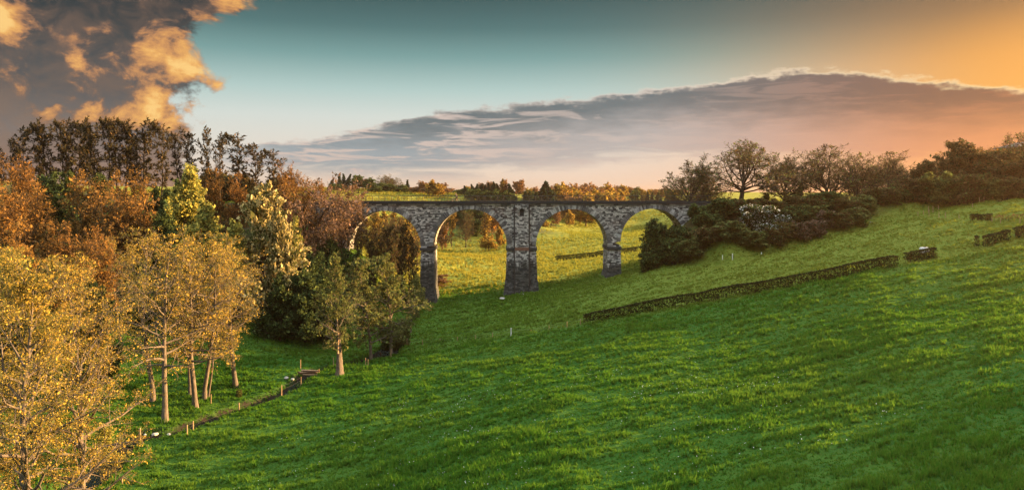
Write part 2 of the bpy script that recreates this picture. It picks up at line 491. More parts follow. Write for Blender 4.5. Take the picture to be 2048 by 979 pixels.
def ground_mat():
    m_, N, out = mat('pasture')
    p = geo(N)
    n1 = N.noise(p, 0.045, 4, 0.55); n2 = N.noise(p, 0.55, 5, 0.6); n3 = N.noise(p, 5.0, 4, 0.7)
    col = N.mix(N.sm(n1, 0.3, 0.7), (0.020, 0.070, 0.008, 1), (0.040, 0.090, 0.011, 1))  # base greens darkened to put shadow into the gaps between grass tufts
    col = N.mix(N.sm(n2, 0.42, 0.72, 0, 0.7), col, (0.015, 0.055, 0.008, 1))
    col = N.mix(N.sm(n3, 0.55, 0.8, 0, 0.6), col, (0.13, 0.165, 0.032, 1))
    xx, yy, _z = N.sep(p)
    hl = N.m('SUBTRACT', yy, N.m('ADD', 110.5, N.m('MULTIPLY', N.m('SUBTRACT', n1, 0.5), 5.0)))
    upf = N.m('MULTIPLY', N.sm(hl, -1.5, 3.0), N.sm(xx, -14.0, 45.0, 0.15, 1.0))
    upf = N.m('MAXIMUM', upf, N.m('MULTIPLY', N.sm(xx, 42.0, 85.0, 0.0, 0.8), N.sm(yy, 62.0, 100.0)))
    col = N.mix(N.m('MULTIPLY', upf, 0.75), col, N.mix(n2, (0.075, 0.115, 0.013, 1), (0.15, 0.155, 0.024, 1)))  # paler upper field, with golden low sunlight painted in, stronger to the right
    at = N.n.new('ShaderNodeAttribute'); at.attribute_name = 'soil'
    soil = N.mix(n3, (0.010, 0.008, 0.006, 1), (0.030, 0.024, 0.016, 1))
    col = N.mix(at.outputs['Fac'], col, soil)
    a2 = N.n.new('ShaderNodeAttribute'); a2.attribute_name = 'wood'
    litter = N.mix(n2, (0.030, 0.024, 0.012, 1), (0.065, 0.055, 0.022, 1))
    col = N.mix(N.m('MULTIPLY', a2.outputs['Fac'], N.sm(n2, 0.3, 0.6, 0.5, 1.0)), col, litter)
    a3 = N.n.new('ShaderNodeAttribute'); a3.attribute_name = 'sun_tint'
    sun_tint = N.mix(N.sm(n2, 0.4, 0.65), (0.20, 0.185, 0.024, 1), (0.075, 0.11, 0.014, 1))
    col = N.mix(N.m('MULTIPLY', a3.outputs['Fac'], N.sm(n1, 0.25, 0.5, 0.5, 1.0)), col, sun_tint)
    h = N.m('ADD', N.m('MULTIPLY', n2, 0.35), N.m('MULTIPLY', n3, 0.12))
    bsdf(N, out, col, 0.95, 0.08, h, 0.9, 1.0)
    return m_


def grass_mat(name='grass_blades', A=((0.040, 0.145, 0.010), (0.075, 0.170, 0.016), (0.022, 0.090, 0.010), (0.15, 0.20, 0.030))):
    m_, N, out = mat(name)
    p = geo(N)
    n1 = N.noise(p, 0.05, 3, 0.5); n2 = N.noise(p, 0.9, 4, 0.6)
    xx, yy, _z = N.sep(p)
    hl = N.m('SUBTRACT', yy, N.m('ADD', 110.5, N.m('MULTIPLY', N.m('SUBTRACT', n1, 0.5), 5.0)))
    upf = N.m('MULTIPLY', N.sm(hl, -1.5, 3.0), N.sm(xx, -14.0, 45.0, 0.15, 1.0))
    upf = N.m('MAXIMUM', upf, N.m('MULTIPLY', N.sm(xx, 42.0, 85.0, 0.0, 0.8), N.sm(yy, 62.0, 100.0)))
    r = geo(N, 'Random Per Island')
    col = N.mix(N.sm(n1, 0.3, 0.7), A[0] + (1,), A[1] + (1,))
    col = N.mix(N.sm(n2, 0.4, 0.7, 0, 0.7), col, A[2] + (1,))
    col = N.mix(N.m('MULTIPLY', r, 0.4), col, A[3] + (1,))
    col = N.mix(N.m('MULTIPLY', upf, 0.75), col, N.mix(n2, (0.13, 0.185, 0.022, 1), (0.25, 0.245, 0.04, 1)))  # upper field blades paler; golden glow of low sun put into their tint
    d = N.n.new('ShaderNodeBsdfDiffuse'); t = N.n.new('ShaderNodeBsdfTranslucent'); mx = N.n.new('ShaderNodeMixShader')
    N.l.new(col, d.inputs[0]); N.l.new(col, t.inputs[0]); mx.inputs[0].default_value = 0.45
    N.l.new(d.outputs[0], mx.inputs[1]); N.l.new(t.outputs[0], mx.inputs[2]); N.l.new(mx.outputs[0], out.inputs[0])
    return m_


def stone_mat(name, stain=True, big=1.0, dark=1.0):
    m_, N, out = mat(name)
    p = geo(N); x, y, z = N.sep(p)
    wob = N.noise(p, 0.8, 3, 0.5)
    u = N.m('ADD', N.m('ADD', x, N.m('MULTIPLY', y, 0.93)), N.m('MULTIPLY', wob, 0.10))
    v = N.m('ADD', z, N.m('MULTIPLY', wob, 0.05))
    br = N.n.new('ShaderNodeTexBrick'); br.offset = 0.5; br.squash = 0.7; br.squash_frequency = 3
    N.l.new(N.xyz(u, v, 0.0), br.inputs['Vector'])
    br.inputs['Scale'].default_value = 1.0; br.inputs['Brick Width'].default_value = 0.62 * big; br.inputs['Row Height'].default_value = 0.27 * big
    br.inputs['Mortar Size'].default_value = 0.022; br.inputs['Mortar Smooth'].default_value = 0.3; br.inputs['Bias'].default_value = -0.1
    br.inputs['Color1'].default_value = (0.04, 0.04, 0.042, 1); br.inputs['Color2'].default_value = (0.70, 0.67, 0.62, 1); br.inputs['Mortar'].default_value = (0.05, 0.05, 0.05, 1)
    n = N.noise(p, 2.2, 5, 0.7); nl = N.noise(p, 0.22, 4, 0.6)
    col = N.mix(N.sm(n, 0.40, 0.80, 0, 0.6), br.outputs[0], (0.16, 0.15, 0.145, 1))
    col = N.mix(N.sm(nl, 0.52, 0.72, 0, 0.5), col, (0.13, 0.085, 0.07, 1))
    col = N.mix(1.0, col, (dark, dark, dark, 1), 'MULTIPLY')
    if stain:
        # damp, algae-black lower masonry with a ragged upper limit
        lim = N.m('ADD', 14.2, N.m('MULTIPLY', N.m('SUBTRACT', N.noise(N.xyz(N.m('MULTIPLY', x, 1.6), 0.0, N.m('MULTIPLY', z, 0.25)), 1.0, 4, 0.6), 0.5), 7.0))
        s_ = N.sm(N.m('SUBTRACT', lim, z), -0.4, 1.0, 0, 0.86)
        s_ = N.m('MULTIPLY', s_, N.sm(n, 0.70, 0.55, 0.55, 1.0))
        col = N.mix(s_, col, (0.022, 0.026, 0.024, 1))
        # pale lime run-off just under the coping
        col = N.mix(N.m('MULTIPLY', N.sm(z, 25.2, 26.2), N.sm(n, 0.45, 0.65, 0, 0.6)), col, (0.45, 0.44, 0.42, 1))
    h = N.m('ADD', N.m('MULTIPLY', br.outputs[1], -0.6), N.m('MULTIPLY', n, 0.8))
    bsdf(N, out, col, 0.9, 0.2, h, 0.8, 0.12)
    return m_


def voussoir_mat():
    m_, N, out = mat('voussoir_stone')
    r = geo(N, 'Random Per Island'); p = geo(N)
    n = N.noise(p, 3.0, 5, 0.7)
    col = N.ramp(r, [(0.0, (0.07, 0.07, 0.072, 1)), (0.5, (0.16, 0.155, 0.15, 1)), (0.8, (0.30, 0.29, 0.28, 1)), (1.0, (0.48, 0.47, 0.45, 1))])
    col = N.mix(N.sm(n, 0.4, 0.75, 0, 0.7), col, (0.08, 0.08, 0.08, 1))
    bsdf(N, out, col, 0.9, 0.2, n, 0.7, 0.08)
    return m_


M = {}
M['ground'] = ground_mat(); M['grass'] = grass_mat(); M['field'] = grass_mat('sun_tinted_grass_blades', ((0.19, 0.19, 0.02), (0.28, 0.235, 0.03), (0.08, 0.12, 0.016), (0.34, 0.27, 0.05)))  # field blades carry warm sunlight in their yellow tint
M['stone'] = stone_mat('rubble_masonry'); M['voussoir'] = voussoir_mat()
M['band'] = simple('string_course_stone', (0.045, 0.045, 0.043), 0.9, 0.2, 0.6, 2.0)
M['coping'] = simple('coping_stone', (0.030, 0.031, 0.032), 0.9, 0.2, 0.5, 1.5)
M['redband'] = simple('red_sandstone', (0.16, 0.085, 0.06), 0.9, 0.2, 0.5, 2.0)
M['iron'] = simple('rusted_iron', (0.035, 0.030, 0.028), 0.7, 0.4, 0.4, 8.0)
M['bark_grey'] = bark_mat('grey_bark', (0.045, 0.037, 0.029), (0.19, 0.155, 0.12))
M['bark_dark'] = bark_mat('dark_bark', (0.022, 0.018, 0.014), (0.085, 0.066, 0.048))
M['bark_red'] = bark_mat('russet_bark', (0.055, 0.034, 0.022), (0.15, 0.095, 0.055))
M['wood'] = simple('weathered_wood', (0.30, 0.20, 0.11), 0.85, 0.2, 0.4, 5.0)
M['oldwood'] = simple('split_heartwood', (0.34, 0.23, 0.14), 0.85, 0.2, 0.5, 3.0)
M['wire'] = simple('galvanised_wire', (0.10, 0.10, 0.09), 0.5, 0.5, 0.2, 8.0)
M['white'] = simple('white_plastic', (0.62, 0.62, 0.60), 0.5, 0.4, 0.06, 2.0)
M['render'] = simple('white_render', (0.78, 0.76, 0.72), 0.85, 0.2, 0.08, 1.0)
M['rooftile'] = simple('slate_roof', (0.085, 0.075, 0.075), 0.8, 0.3, 0.4, 3.0)
M['brickwall'] = simple('dull_brick', (0.20, 0.12, 0.085), 0.9, 0.2, 0.35, 4.0)
M['glass'] = simple('window_glass', (0.03, 0.035, 0.04), 0.15, 0.5, 0.2, 2.0)
M['rock'] = simple('pale_rock', (0.30, 0.29, 0.26), 0.9, 0.2, 0.4, 4.0)
# foliage tints
M['lf_gold'] = leaf_mat('golden_spring_leaf', (0.17, 0.135, 0.026), (0.46, 0.30, 0.06), 0.42, 0.9, (0.30, 0.24, 0.04))
M['lf_olive'] = leaf_mat('olive_leaf', (0.060, 0.068, 0.022), (0.14, 0.14, 0.045), 0.4, 0.7)
M['lf_russet'] = leaf_mat('russet_bud', (0.120, 0.058, 0.018), (0.25, 0.125, 0.032), 0.35, 0.7, (0.22, 0.14, 0.03))
M['lf_brown'] = leaf_mat('brown_bud', (0.060, 0.038, 0.020), (0.130, 0.085, 0.036), 0.3, 0.7)
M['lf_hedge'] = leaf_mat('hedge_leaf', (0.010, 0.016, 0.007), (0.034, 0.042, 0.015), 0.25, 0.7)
M['lf_shadow'] = leaf_mat('dark_catkin', (0.020, 0.022, 0.012), (0.055, 0.048, 0.022), 0.3, 0.6)
M['lf_yellow'] = leaf_mat('yellow_green_leaf', (0.20, 0.19, 0.040), (0.40, 0.36, 0.085), 0.42, 0.7)
M['lf_blossom'] = leaf_mat('cream_blossom', (0.32, 0.26, 0.10), (0.56, 0.46, 0.22), 0.35, 0.5)
M['lf_white'] = leaf_mat('white_blossom', (0.34, 0.33, 0.31), (0.66, 0.65, 0.62), 0.3, 0.5)
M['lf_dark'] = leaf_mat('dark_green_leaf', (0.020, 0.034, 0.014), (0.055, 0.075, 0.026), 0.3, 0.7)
M['lf_mid'] = leaf_mat('mid_green_leaf', (0.050, 0.075, 0.022), (0.115, 0.145, 0.042), 0.4, 0.7)
M['lf_conifer'] = leaf_mat('conifer_needles', (0.012, 0.026, 0.016), (0.032, 0.052, 0.026), 0.15, 0.6)
M['lf_pink'] = leaf_mat('pink_twigs', (0.10, 0.062, 0.046), (0.21, 0.135, 0.095), 0.35, 0.6)


# ------------------------------------------------------------------ ground sheet
def grow_axis(c0, c1, step, lo, hi, g=1.09):
    core = list(np.arange(c0, c1 + step / 2, step))
    a = []; s = step; v = core[0]
    while v > lo: s *= g; v -= s; a.append(v)
    b = []; s = step; v = core[-1]
    while v < hi: s *= g; v += s; b.append(v)
    return np.array(a[::-1] + core + b)


def humps(x, y):
    """tussocks and trodden terraces of the pasture, metres"""
    near = sstep(y, 340, 120)
    u = x * 0.97 + y * 0.22; v = -x * 0.22 + y * 0.97
    t = fbm(u * 0.34, v * 1.25, 11, 3) - 0.5
    t2 = fbm(x * 1.6, y * 1.9, 31, 2) - 0.5
    return (t * 0.80 + t2 * 0.22) * near


gx = grow_axis(-62, 92, 0.42, -4000, 4000)
gy = grow_axis(26, 172, 0.42, -500, 5000)
GX, GY = np.meshgrid(gx, gy)
GZ0 = land(GX, GY)
nearmask = (GX > -90) & (GX < 20) & (GY > 40) & (GY < 310)
dS = np.full(GX.shape, 99.0); wS = np.ones(GX.shape)
a_, b_ = seg_dist(GX[nearmask], GY[nearmask], STREAM, SW); dS[nearmask] = a_; wS[nearmask] = b_
flat = sstep(dS, wS * 0.6, wS * 0.6 + 2.0)
lim = sstep(np.hypot(GX, GY - 100), 900, 400)
GZ = GZ0 + humps(GX, GY) * flat * lim
ny, nx = GX.shape
idx = np.arange(nx * ny).reshape(ny, nx)
quads = np.stack([idx[:-1, :-1], idx[:-1, 1:], idx[1:, 1:], idx[1:, :-1]], -1).reshape(-1, 4)
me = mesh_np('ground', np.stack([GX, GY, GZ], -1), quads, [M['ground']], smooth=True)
soil = (1 - sstep(dS + (fbm(GX * 0.9, GY * 0.9, 3, 3) - 0.5) * 1.3, wS * 0.5 + 0.5, wS * 0.5 + 1.05)).ravel()
at = me.attributes.new('soil', 'FLOAT', 'POINT'); at.data.foreach_set('value', soil.astype(np.float32))
wood = np.zeros(GX.shape)
wood = np.maximum(wood, sstep(GX * 0.62 + GY * 0.55, 0, 1) * 0)
edgeL = -40 - (GY - 100) * 0.05
wood = np.maximum(wood, sstep(edgeL - GX, 0, 8) * sstep(GY, 108, 118) * sstep(GY, 230, 190))
wood = np.maximum(wood, sstep(GX, 30, 36) * sstep(GY, 138 + np.maximum(GX - 55, 0) * 0.35, 143 + np.maximum(GX - 55, 0) * 0.35) * sstep(GY, 178, 168) * sstep(GX, 112, 104))
wood = np.maximum(wood, sstep(GY, 306, 330) * sstep(np.abs(GX + 15), 45, 25) * sstep(GY, 375, 350))
at = me.attributes.new('wood', 'FLOAT', 'POINT'); at.data.foreach_set('value', np.clip(wood, 0, 1).ravel().astype(np.float32))
tag(link('ground', me), kind='structure')


sun_tint = sstep(GY + (fbm(GX * 0.12, GY * 0.12, 9, 3) - 0.5) * 16, 158, 168) * (1 - np.clip(wood, 0, 1))  # yellow beyond the viaduct: sunlight put into the ground colour
at = me.attributes.new('sun_tint', 'FLOAT', 'POINT'); at.data.foreach_set('value', sun_tint.ravel().astype(np.float32))


# water in the stream bed
def water():
    m_, N, out = mat('stream_water')
    p = geo(N)
    n = N.noise(p, 2.0, 3, 0.5)
    bsdf(N, out, (0.012, 0.016, 0.014, 1), 0.04, 0.5, n, 0.12, 0.02)
    V = []; Q = []
    pts = []
    for k in range(len(STREAM) - 1):
        for t in np.linspace(0, 1, 6, endpoint=False): pts.append((STREAM[k] * (1 - t) + STREAM[k + 1] * t, SW[k] * (1 - t) + SW[k + 1] * t))
    bed = land(np.array([p_[0][0] for p_ in pts]), np.array([p_[0][1] for p_ in pts]))
    for i, (p_, w_) in enumerate(pts):
        j = min(i + 1, len(pts) - 1); h = max(i - 1, 0)
        d = pts[j][0] - pts[h][0]; d = d / (np.hypot(*d) + 1e-9); n_ = np.array([-d[1], d[0]])
        zb = min(bed[max(0, i - 3):i + 4]) + 0.28 + 0.42 * float(sstep(np.array(w_), 1.3, 2.2))
        for s_ in (-1, 1):
            q = p_ + n_ * s_ * (w_ * 0.55 + 0.45); V.append((q[0], q[1], zb))
    for i in range(len(pts) - 1): Q.append((2 * i, 2 * i + 1, 2 * i + 3, 2 * i + 2))
    me = mesh_np('stream_water', V, Q, [m_])
    tag(link('stream_water', me), kind='structure')


water()
#@@SECTION viaduct


# ------------------------------------------------------------------ the viaduct
VD = 150.0; VW = 7.4
def vx(px): return (px - 1024) / F * VD
def vz(py): return HC - (py - HOR) / F * VD


def build_viaduct():
    root = empty('viaduct', (vx(1043), VD + VW / 2, gz(vx(1043), VD)))
    tag(root, 'grey rubble stone railway viaduct with tall round arches across the green valley', 'viaduct')
    arches = [(692, 842), (866, 1014), (1072, 1216), (1241, 1371)]
    crown = [421, 418, 418, 417]
    zt = vz(404.5); y0, y1 = VD, VD + VW
    mb = MB()
    # spandrel walls and vaults
    n = 30
    spring = []
    rings = []
    for (a, b), cpy in zip(arches, crown):
        xa, xb = vx(a), vx(b); cx = (xa + xb) / 2; r = (xb - xa) / 2; zc = vz(cpy) - r
        spring.append(zc); rings.append((cx, r, zc))
        pts = [(cx - r * math.cos(math.pi * k / n), zc + r * math.sin(math.pi * k / n)) for k in range(n + 1)]
        for (p, q) in zip(pts[:-1], pts[1:]):
            mb.add([(p[0], y0, p[1]), (q[0], y0, q[1]), (q[0], y0, zt), (p[0], y0, zt)], [(0, 1, 2, 3)])
            mb.add([(p[0], y1, p[1]), (q[0], y1, q[1]), (q[0], y1, zt), (p[0], y1, zt)], [(3, 2, 1, 0)])
            mb.add([(p[0], y0, p[1]), (q[0], y0, q[1]), (q[0], y1, q[1]), (p[0], y1, p[1])], [(3, 2, 1, 0)])
    zs = min(spring) - 0.05
    # solid wall over the piers and the two abutments (front, back)
    segs = [(500, 692), (842, 866), (1014, 1072), (1216, 1241), (1371, 1480)]
    for i, (a, b) in enumerate(segs):
        ab = i in (0, 4)
        zb_l = zs if not ab else vz(700)
        lo_l = zb_l if ab else (spring[i - 1]); lo_r = zb_l if ab else spring[i]
        xa, xb = vx(a), vx(b)
        for yy, q in ((y0, (0, 1, 2, 3)), (y1, (3, 2, 1, 0))):
            mb.add([(xa, yy, lo_l), (xb, yy, lo_r), (xb, yy, zt), (xa, yy, zt)], [q])
        if i == 0: mb.add([(xb, y0, zb_l), (xb, y1, zb_l), (xb, y1, spring[0]), (xb, y0, spring[0])], [(0, 1, 2, 3)])
        if i == 4: mb.add([(xa, y0, zb_l), (xa, y1, zb_l), (xa, y1, spring[3]), (xa, y0, spring[3])], [(3, 2, 1, 0)])
    mb.build('arch_wall', M['stone'], root)
    mb = MB(); mb.box(vx(500), vx(1480), y0 + 0.45, y1 - 0.45, zt - 0.5, zt + 0.10); mb.build('deck', M['rock'], root)
    # rings of dressed voussoirs
    rng = random.Random(4)
    for (cx, r, zc) in rings:
        mb = MB(); nv = 60
        for k in range(nv):
            g = 0.0035
            t0 = math.pi * k / nv + g; t1 = math.pi * (k + 1) / nv - g
            r0 = r - 0.02; r1 = r + (1.05 if k % 2 else 0.82) + rng.uniform(-0.10, 0.12)
            pr = rng.uniform(0.04, 0.13)
            P_ = [(cx - rr * math.cos(t), yy, zc + rr * math.sin(t)) for yy in (y0 - pr, y0 + 0.35) for (rr, t) in ((r0, t0), (r1, t0), (r1, t1), (r0, t1))]
            mb.add(P_, [(3, 2, 1, 0), (4, 5, 6, 7), (0, 1, 5, 4), (1, 2, 6, 5), (2, 3, 7, 6), (3, 0, 4, 7)])
        mb.build('arch_ring', M['voussoir'], root)
    # piers below the springing, with battered sides
    info = [(692 - 26, 692, 1, 0), (842, 866, 0, 1), (1014, 1072, 1, 2), (1216, 1241, 2, 3), (1371, 1371 + 26, 3, 3)]
    for i, (a, b, l, r_) in enumerate(info):
        xa, xb = vx(a), vx(b); gl = min(gz((xa + xb) / 2, y0), gz((xa + xb) / 2, y1)) - 0.8
        zt_ = min(spring[max(0, i - 1)], spring[min(3, i)]) - 0.0
        bt = 0.035 * (zt_ - gl) * (1.2 if i == 2 else 0.75)
        mb = MB()
        e = 0.01
        mb.frus((xa - bt, xb + bt, y0 - bt * 0.8, y1 + bt * 0.8), (xa - e, xb + e, y0 - e, y1 + e), gl, zt_)
        pier = mb.build('pier', M['stone'], root)
        if i in (0, 4): continue
        # projecting course at the springing
        mb = MB(); zz = vz(497 if i < 3 else 495)
        mb.box(xa - 0.22, xb + 0.22, y0 - 0.26, y1 + 0.26, zz - 0.42, zz + 0.18)
        sc = mb.build('string_course', M['band'], pier)
        # plinth
        zp = gz((xa + xb) / 2, y0) + (2.5 if i != 3 else 0.7)
        fr = (zt_ - zp) / (zt_ - gl)
        bb = bt * fr
        mb = MB(); mb.frus((xa - bt - 0.35, xb + bt + 0.35, y0 - bt * 0.8 - 0.35, y1 + bt * 0.8 + 0.35), (xa - bb - 0.06, xb + bb + 0.06, y0 - bb * 0.8 - 0.06, y1 + bb * 0.8 + 0.06), gl, zp)
        mb.build('plinth', M['stone'], pier)
        if i == 2:
            # flat buttress up the face of the middle pier, with its blind niche
            x0, x1 = vx(1030.5), vx(1057); gB = gl
            mb = MB()
            zn0, zn1 = vz(432), vz(415); nx0, nx1 = vx(1039.5), vx(1048)
            mb.frus((x0 - 0.05, x1 + 0.05, y0 - bt - 0.50, y0 + 0.5), (x0, x1, y0 - 0.32, y0 + 0.5), gB, zn0)
            mb.box(x0, nx0, y0 - 0.32, y0 + 0.5, zn0, zn1); mb.box(nx1, x1, y0 - 0.32, y0 + 0.5, zn0, zn1)
            mb.box(x0, x1, y0 - 0.32, y0 + 0.5, zn1, zt - 0.32)
            but = mb.build('buttress', M['stone'], pier)
            mb = MB(); c_ = (nx0 + nx1) / 2; rr = (nx1 - nx0) / 2
            for k in range(9):
                t0 = math.pi * k / 9 + 0.02; t1 = math.pi * (k + 1) / 9 - 0.02; zc_ = zn1 - rr - 0.1
                P_ = [(c_ - q * math.cos(t), yy, zc_ + q * math.sin(t)) for yy in (y0 - 0.40, y0 - 0.30) for (q, t) in ((rr * 0.95, t0), (rr * 1.5, t0), (rr * 1.5, t1), (rr * 0.95, t1))]
                mb.add(P_, [(3, 2, 1, 0), (4, 5, 6, 7), (0, 1, 5, 4), (1, 2, 6, 5), (2, 3, 7, 6), (3, 0, 4, 7)])
            mb.build('niche_arch', M['voussoir'], but)
            mb = MB(); mb.box(nx0 + 0.01, nx1 - 0.01, y0 - 0.03, y0 + 0.2, zn0, zn1); mb.build('niche', M['coping'], but)
            mb = MB(); mb.box(x0 - 0.05, x1 + 0.05, y0 - 0.62, y0 + 0.2, vz(500.5), vz(494)); mb.build('sill_band', M['redband'], but)
            for xx in (x0 - 0.16, x1 + 0.14):
                mb = MB(); mb.tube((xx, y0 - bt - 0.42, gB + 1), (xx, y0 - 0.22, zt - 0.4), 0.11); mb.build('drainpipe', M['iron'], but)
    # cornice and parapet stones
    mb = MB()
    mb.box(vx(500), vx(1480), y0 - 0.30, y0 + 0.45, zt - 0.30, zt + 0.24)
    mb.box(vx(500), vx(1480), y1 - 0.45, y1 + 0.30, zt - 0.30, zt + 0.24)
    mb.build('coping', M['coping'], root)
    mb = MB(); xq = vx(502); k = 0
    while xq < vx(1478):
        L = rng.uniform(0.9, 1.6); mb.box(xq, xq + L - 0.03, y0 - 0.12 - rng.uniform(0, .05), y0 + 0.1, zt - 0.62, zt - 0.31); xq += L
    mb.build('cornice_course', M['voussoir'], root)
    zr = zt + 0.22
    for yy in (y0 + 0.05, y1 - 0.05):
        mb = MB(); xq = vx(560)
        while xq < vx(1440):
            mb.tube((xq, yy, zr), (xq, yy, zr + 1.12), 0.035 if True else 0, n=5); xq += 1.35
        for h in (0.18, 0.55, 1.10): mb.tube((vx(560), yy, zr + h), (vx(1440), yy, zr + h), 0.034 if h > 1 else 0.016, n=5)
        mb.build('railing', M['iron'], root)
    return root


build_viaduct()
#@@SECTION trees


# ------------------------------------------------------------------ trees
def unit(v):
    return v / (np.linalg.norm(v) + 1e-9)


def rot_from(d, ang, az):
    a = np.cross(d, np.array([0.31, 0.17, 0.93]) if abs(d[2]) < 0.9 else np.array([1.0, 0.2, 0.1])); a = unit(a); b = np.cross(d, a)
    return unit(d * math.cos(ang) + (a * math.cos(az) + b * math.sin(az)) * math.sin(ang))


class Tree:
    """grows a branching skeleton; keeps limb pieces and the places leaves sit"""
    def __init__(s, seed, K):
        s.g = random.Random(seed); s.np = np.random.default_rng(seed); s.K = K
        s.P0 = []; s.P1 = []; s.R0 = []; s.R1 = []; s.tips = []; s.tdir = []
        K = dict(dict(H=20, r=0.3, tf=1.0, bole=0.3, n1=26, ang1=(70, 40), prof=lambda t: 1 - t, len1=4.0, n2=7, n3=4, ratio=0.5, ratio3=0.5, up=0.12, up0=0.0, wig=0.16, lean=0.0, rmin=0.018,
                      stems=1, leaf=10, lsize=0.2, lspread=0.25, twigs=True, droop=0.0, ang2=45, twist=0.05), **K)
        s.K = K
        for k in range(K['stems']):
            d = np.array([0, 0, 1.0]); off = np.zeros(3)
            if K['stems'] > 1:
                az = 2 * math.pi * (k + s.g.random() * .6) / K['stems']; off = np.array([math.cos(az), math.sin(az), 0]) * K.get('stemr', 0.3)
                d = unit(d + np.array([math.cos(az), math.sin(az), 0]) * K.get('splay', 0.35) * s.g.uniform(.4, 1.2))
            d = unit(d + np.array([K['lean'], 0, 0]))
            s.trunk(off, d, K['H'] * K['tf'] * (s.g.uniform(.75, 1) if k else 1), K['r'] * (s.g.uniform(.6, .9) if k else 1))

    def seg(s, p, q, a, b):
        s.P0.append(p); s.P1.append(q); s.R0.append(a); s.R1.append(b)

    def trunk(s, p, d, L, r):
        K = s.K; g = s.g; n = 12; pts = [p]; ds = [d]
        for i in range(n):
            d = unit(d + np.array([g.gauss(0, K['twist']), g.gauss(0, K['twist']), 0.10]))
            p = p + d * L / n; pts.append(p); ds.append(d)
        rad = lambda t: max(K['rmin'], r * (1 - t) ** 0.75 * (1 + 0.30 * math.exp(-t * 45)) if K['tf'] > 0.8 else r * (1 - 0.45 * t) * (1 + 0.5 * math.exp(-t * 14)))
        for i in range(n): s.seg(pts[i], pts[i + 1], rad(i / n), rad((i + 1) / n))
        az = g.random() * 6.28
        for i in range(K['n1']):
            tt = (i + g.random()) / K['n1']
            t = min(0.995, K['bole'] + (1 - K['bole']) * tt)
            k = min(n - 1, int(t * n)); f = t * n - k
            q = pts[k] * (1 - f) + pts[k + 1] * f
            az += 2.4 + g.gauss(0, 0.35)
            a = math.radians(K['ang1'][0] * (1 - tt) + K['ang1'][1] * tt + g.gauss(0, 8))
            L1 = K['len1'] * K['prof'](tt) * g.uniform(1 - K.get('lvar', 0.28), 1 + K.get('lvar', 0.28) * 0.65)
            if L1 < 0.25: continue
            s.branch(q, rot_from(ds[k], a, az), L1, max(K['rmin'], min(rad(t) * 0.62, L1 * 0.028 + 0.01)), 1)

    def branch(s, p, d, L, r, lev):
        K = s.K; g = s.g
        n = 5 if lev == 1 else (3 if lev == 2 else 2)
        pts = [p]; ds = [d]
        upk = K['up'] * (1.0 if lev > 1 else 0.7) + (K['up0'] if lev == 1 else 0)
        for i in range(n):
            d = unit(d + np.array([g.gauss(0, K['wig']), g.gauss(0, K['wig']), g.gauss(0, K['wig'] * 0.7) + upk - K['droop']]))
            p = p + d * L / n; pts.append(p); ds.append(d)
        rr = lambda t: max(K['rmin'] * 0.6, r * (1 - 0.85 * t))
        if lev < 3 or K['twigs']:
            for i in range(n): s.seg(pts[i], pts[i + 1], rr(i / n), rr((i + 1) / n))
        last = K.get('levels', 3)
        if lev < last:
            nn = K['n2'] if lev == 1 else K['n3']
            nn = max(2, int(round(nn * g.uniform(0.75, 1.25) * (min(1.2, L / (K['len1'] * 0.6 + 1e-6)) if lev == 1 else 1))))
            az = g.random() * 6.28
            for i in range(nn):
                t = 0.22 + 0.78 * (i + g.random()) / nn; t = min(t, 0.99)
                k = min(n - 1, int(t * n)); f = t * n - k
                q = pts[k] * (1 - f) + pts[k + 1] * f
                az += 2.4 + g.gauss(0, .4)
                s.branch(q, rot_from(ds[k], math.radians(K['ang2'] + g.gauss(0, 12)), az), L * (K['ratio'] if lev == 1 else K['ratio3']) * (1.15 - 0.6 * t) * g.uniform(.7, 1.2), max(K['rmin'] * 0.8, rr(t) * 0.6), lev + 1)
        if lev >= last - (1 if K.get('leaf2', True) else 0):
            for i in range(1, n + 1): s.tips.append(pts[i]); s.tdir.append(ds[i])

    def meshes(s, name, bark, leafm, leafm2=None, sides=5, mix2=0.0):
        K = s.K
        P0 = np.array(s.P0); P1 = np.array(s.P1); R0 = np.array(s.R0); R1 = np.array(s.R1)
        zmax = P1[:, 2].max(); sc = K['H'] / zmax
        d = P1 - P0; d /= np.linalg.norm(d, axis=1, keepdims=True) + 1e-9
        ref = np.where(np.abs(d[:, 2:3]) < 0.9, np.array([[0, 0, 1.0]]), np.array([[1.0, 0, 0]]))
        a = np.cross(d, ref); a /= np.linalg.norm(a, axis=1, keepdims=True) + 1e-9; b = np.cross(d, a)
        big = R0 > 0.07
        V = []; Q = []; base = 0
        for msk, n in ((big, 8), (~big, 3)):
            if not msk.any(): continue
            th = 2 * np.pi * np.arange(n) / n
            ring = a[msk][:, None, :] * np.cos(th)[None, :, None] + b[msk][:, None, :] * np.sin(th)[None, :, None]
            v0 = P0[msk][:, None, :] + ring * R0[msk][:, None, None]; v1 = P1[msk][:, None, :] + ring * R1[msk][:, None, None]
            vv = np.concatenate([v0, v1], 1).reshape(-1, 3)
            m = msk.sum(); o = base + np.arange(m)[:, None] * 2 * n; k = np.arange(n)[None, :]; k2 = (np.arange(n)[None, :] + 1) % n
            q = np.stack([o + k, o + k2, o + n + k2, o + n + k], -1).reshape(-1, 4)
            V.append(vv); Q.append(q); base += len(vv)
        V = np.concatenate(V) * sc; Q = np.concatenate(Q)
        tm = mesh_np(name + '_trunk', V, Q, [bark], smooth=True)
        # leaves: small folded-flat sprays about the twig ends
        T = np.array(s.tips); D = np.array(s.tdir); rg = s.np
        n = K['leaf']; cnt = rg.poisson(n, len(T)); rep = np.repeat(np.arange(len(T)), cnt)
        c = T[rep] + rg.normal(0, K['lspread'], (len(rep), 3)) * np.array([1, 1, K.get('flat', 0.8)])
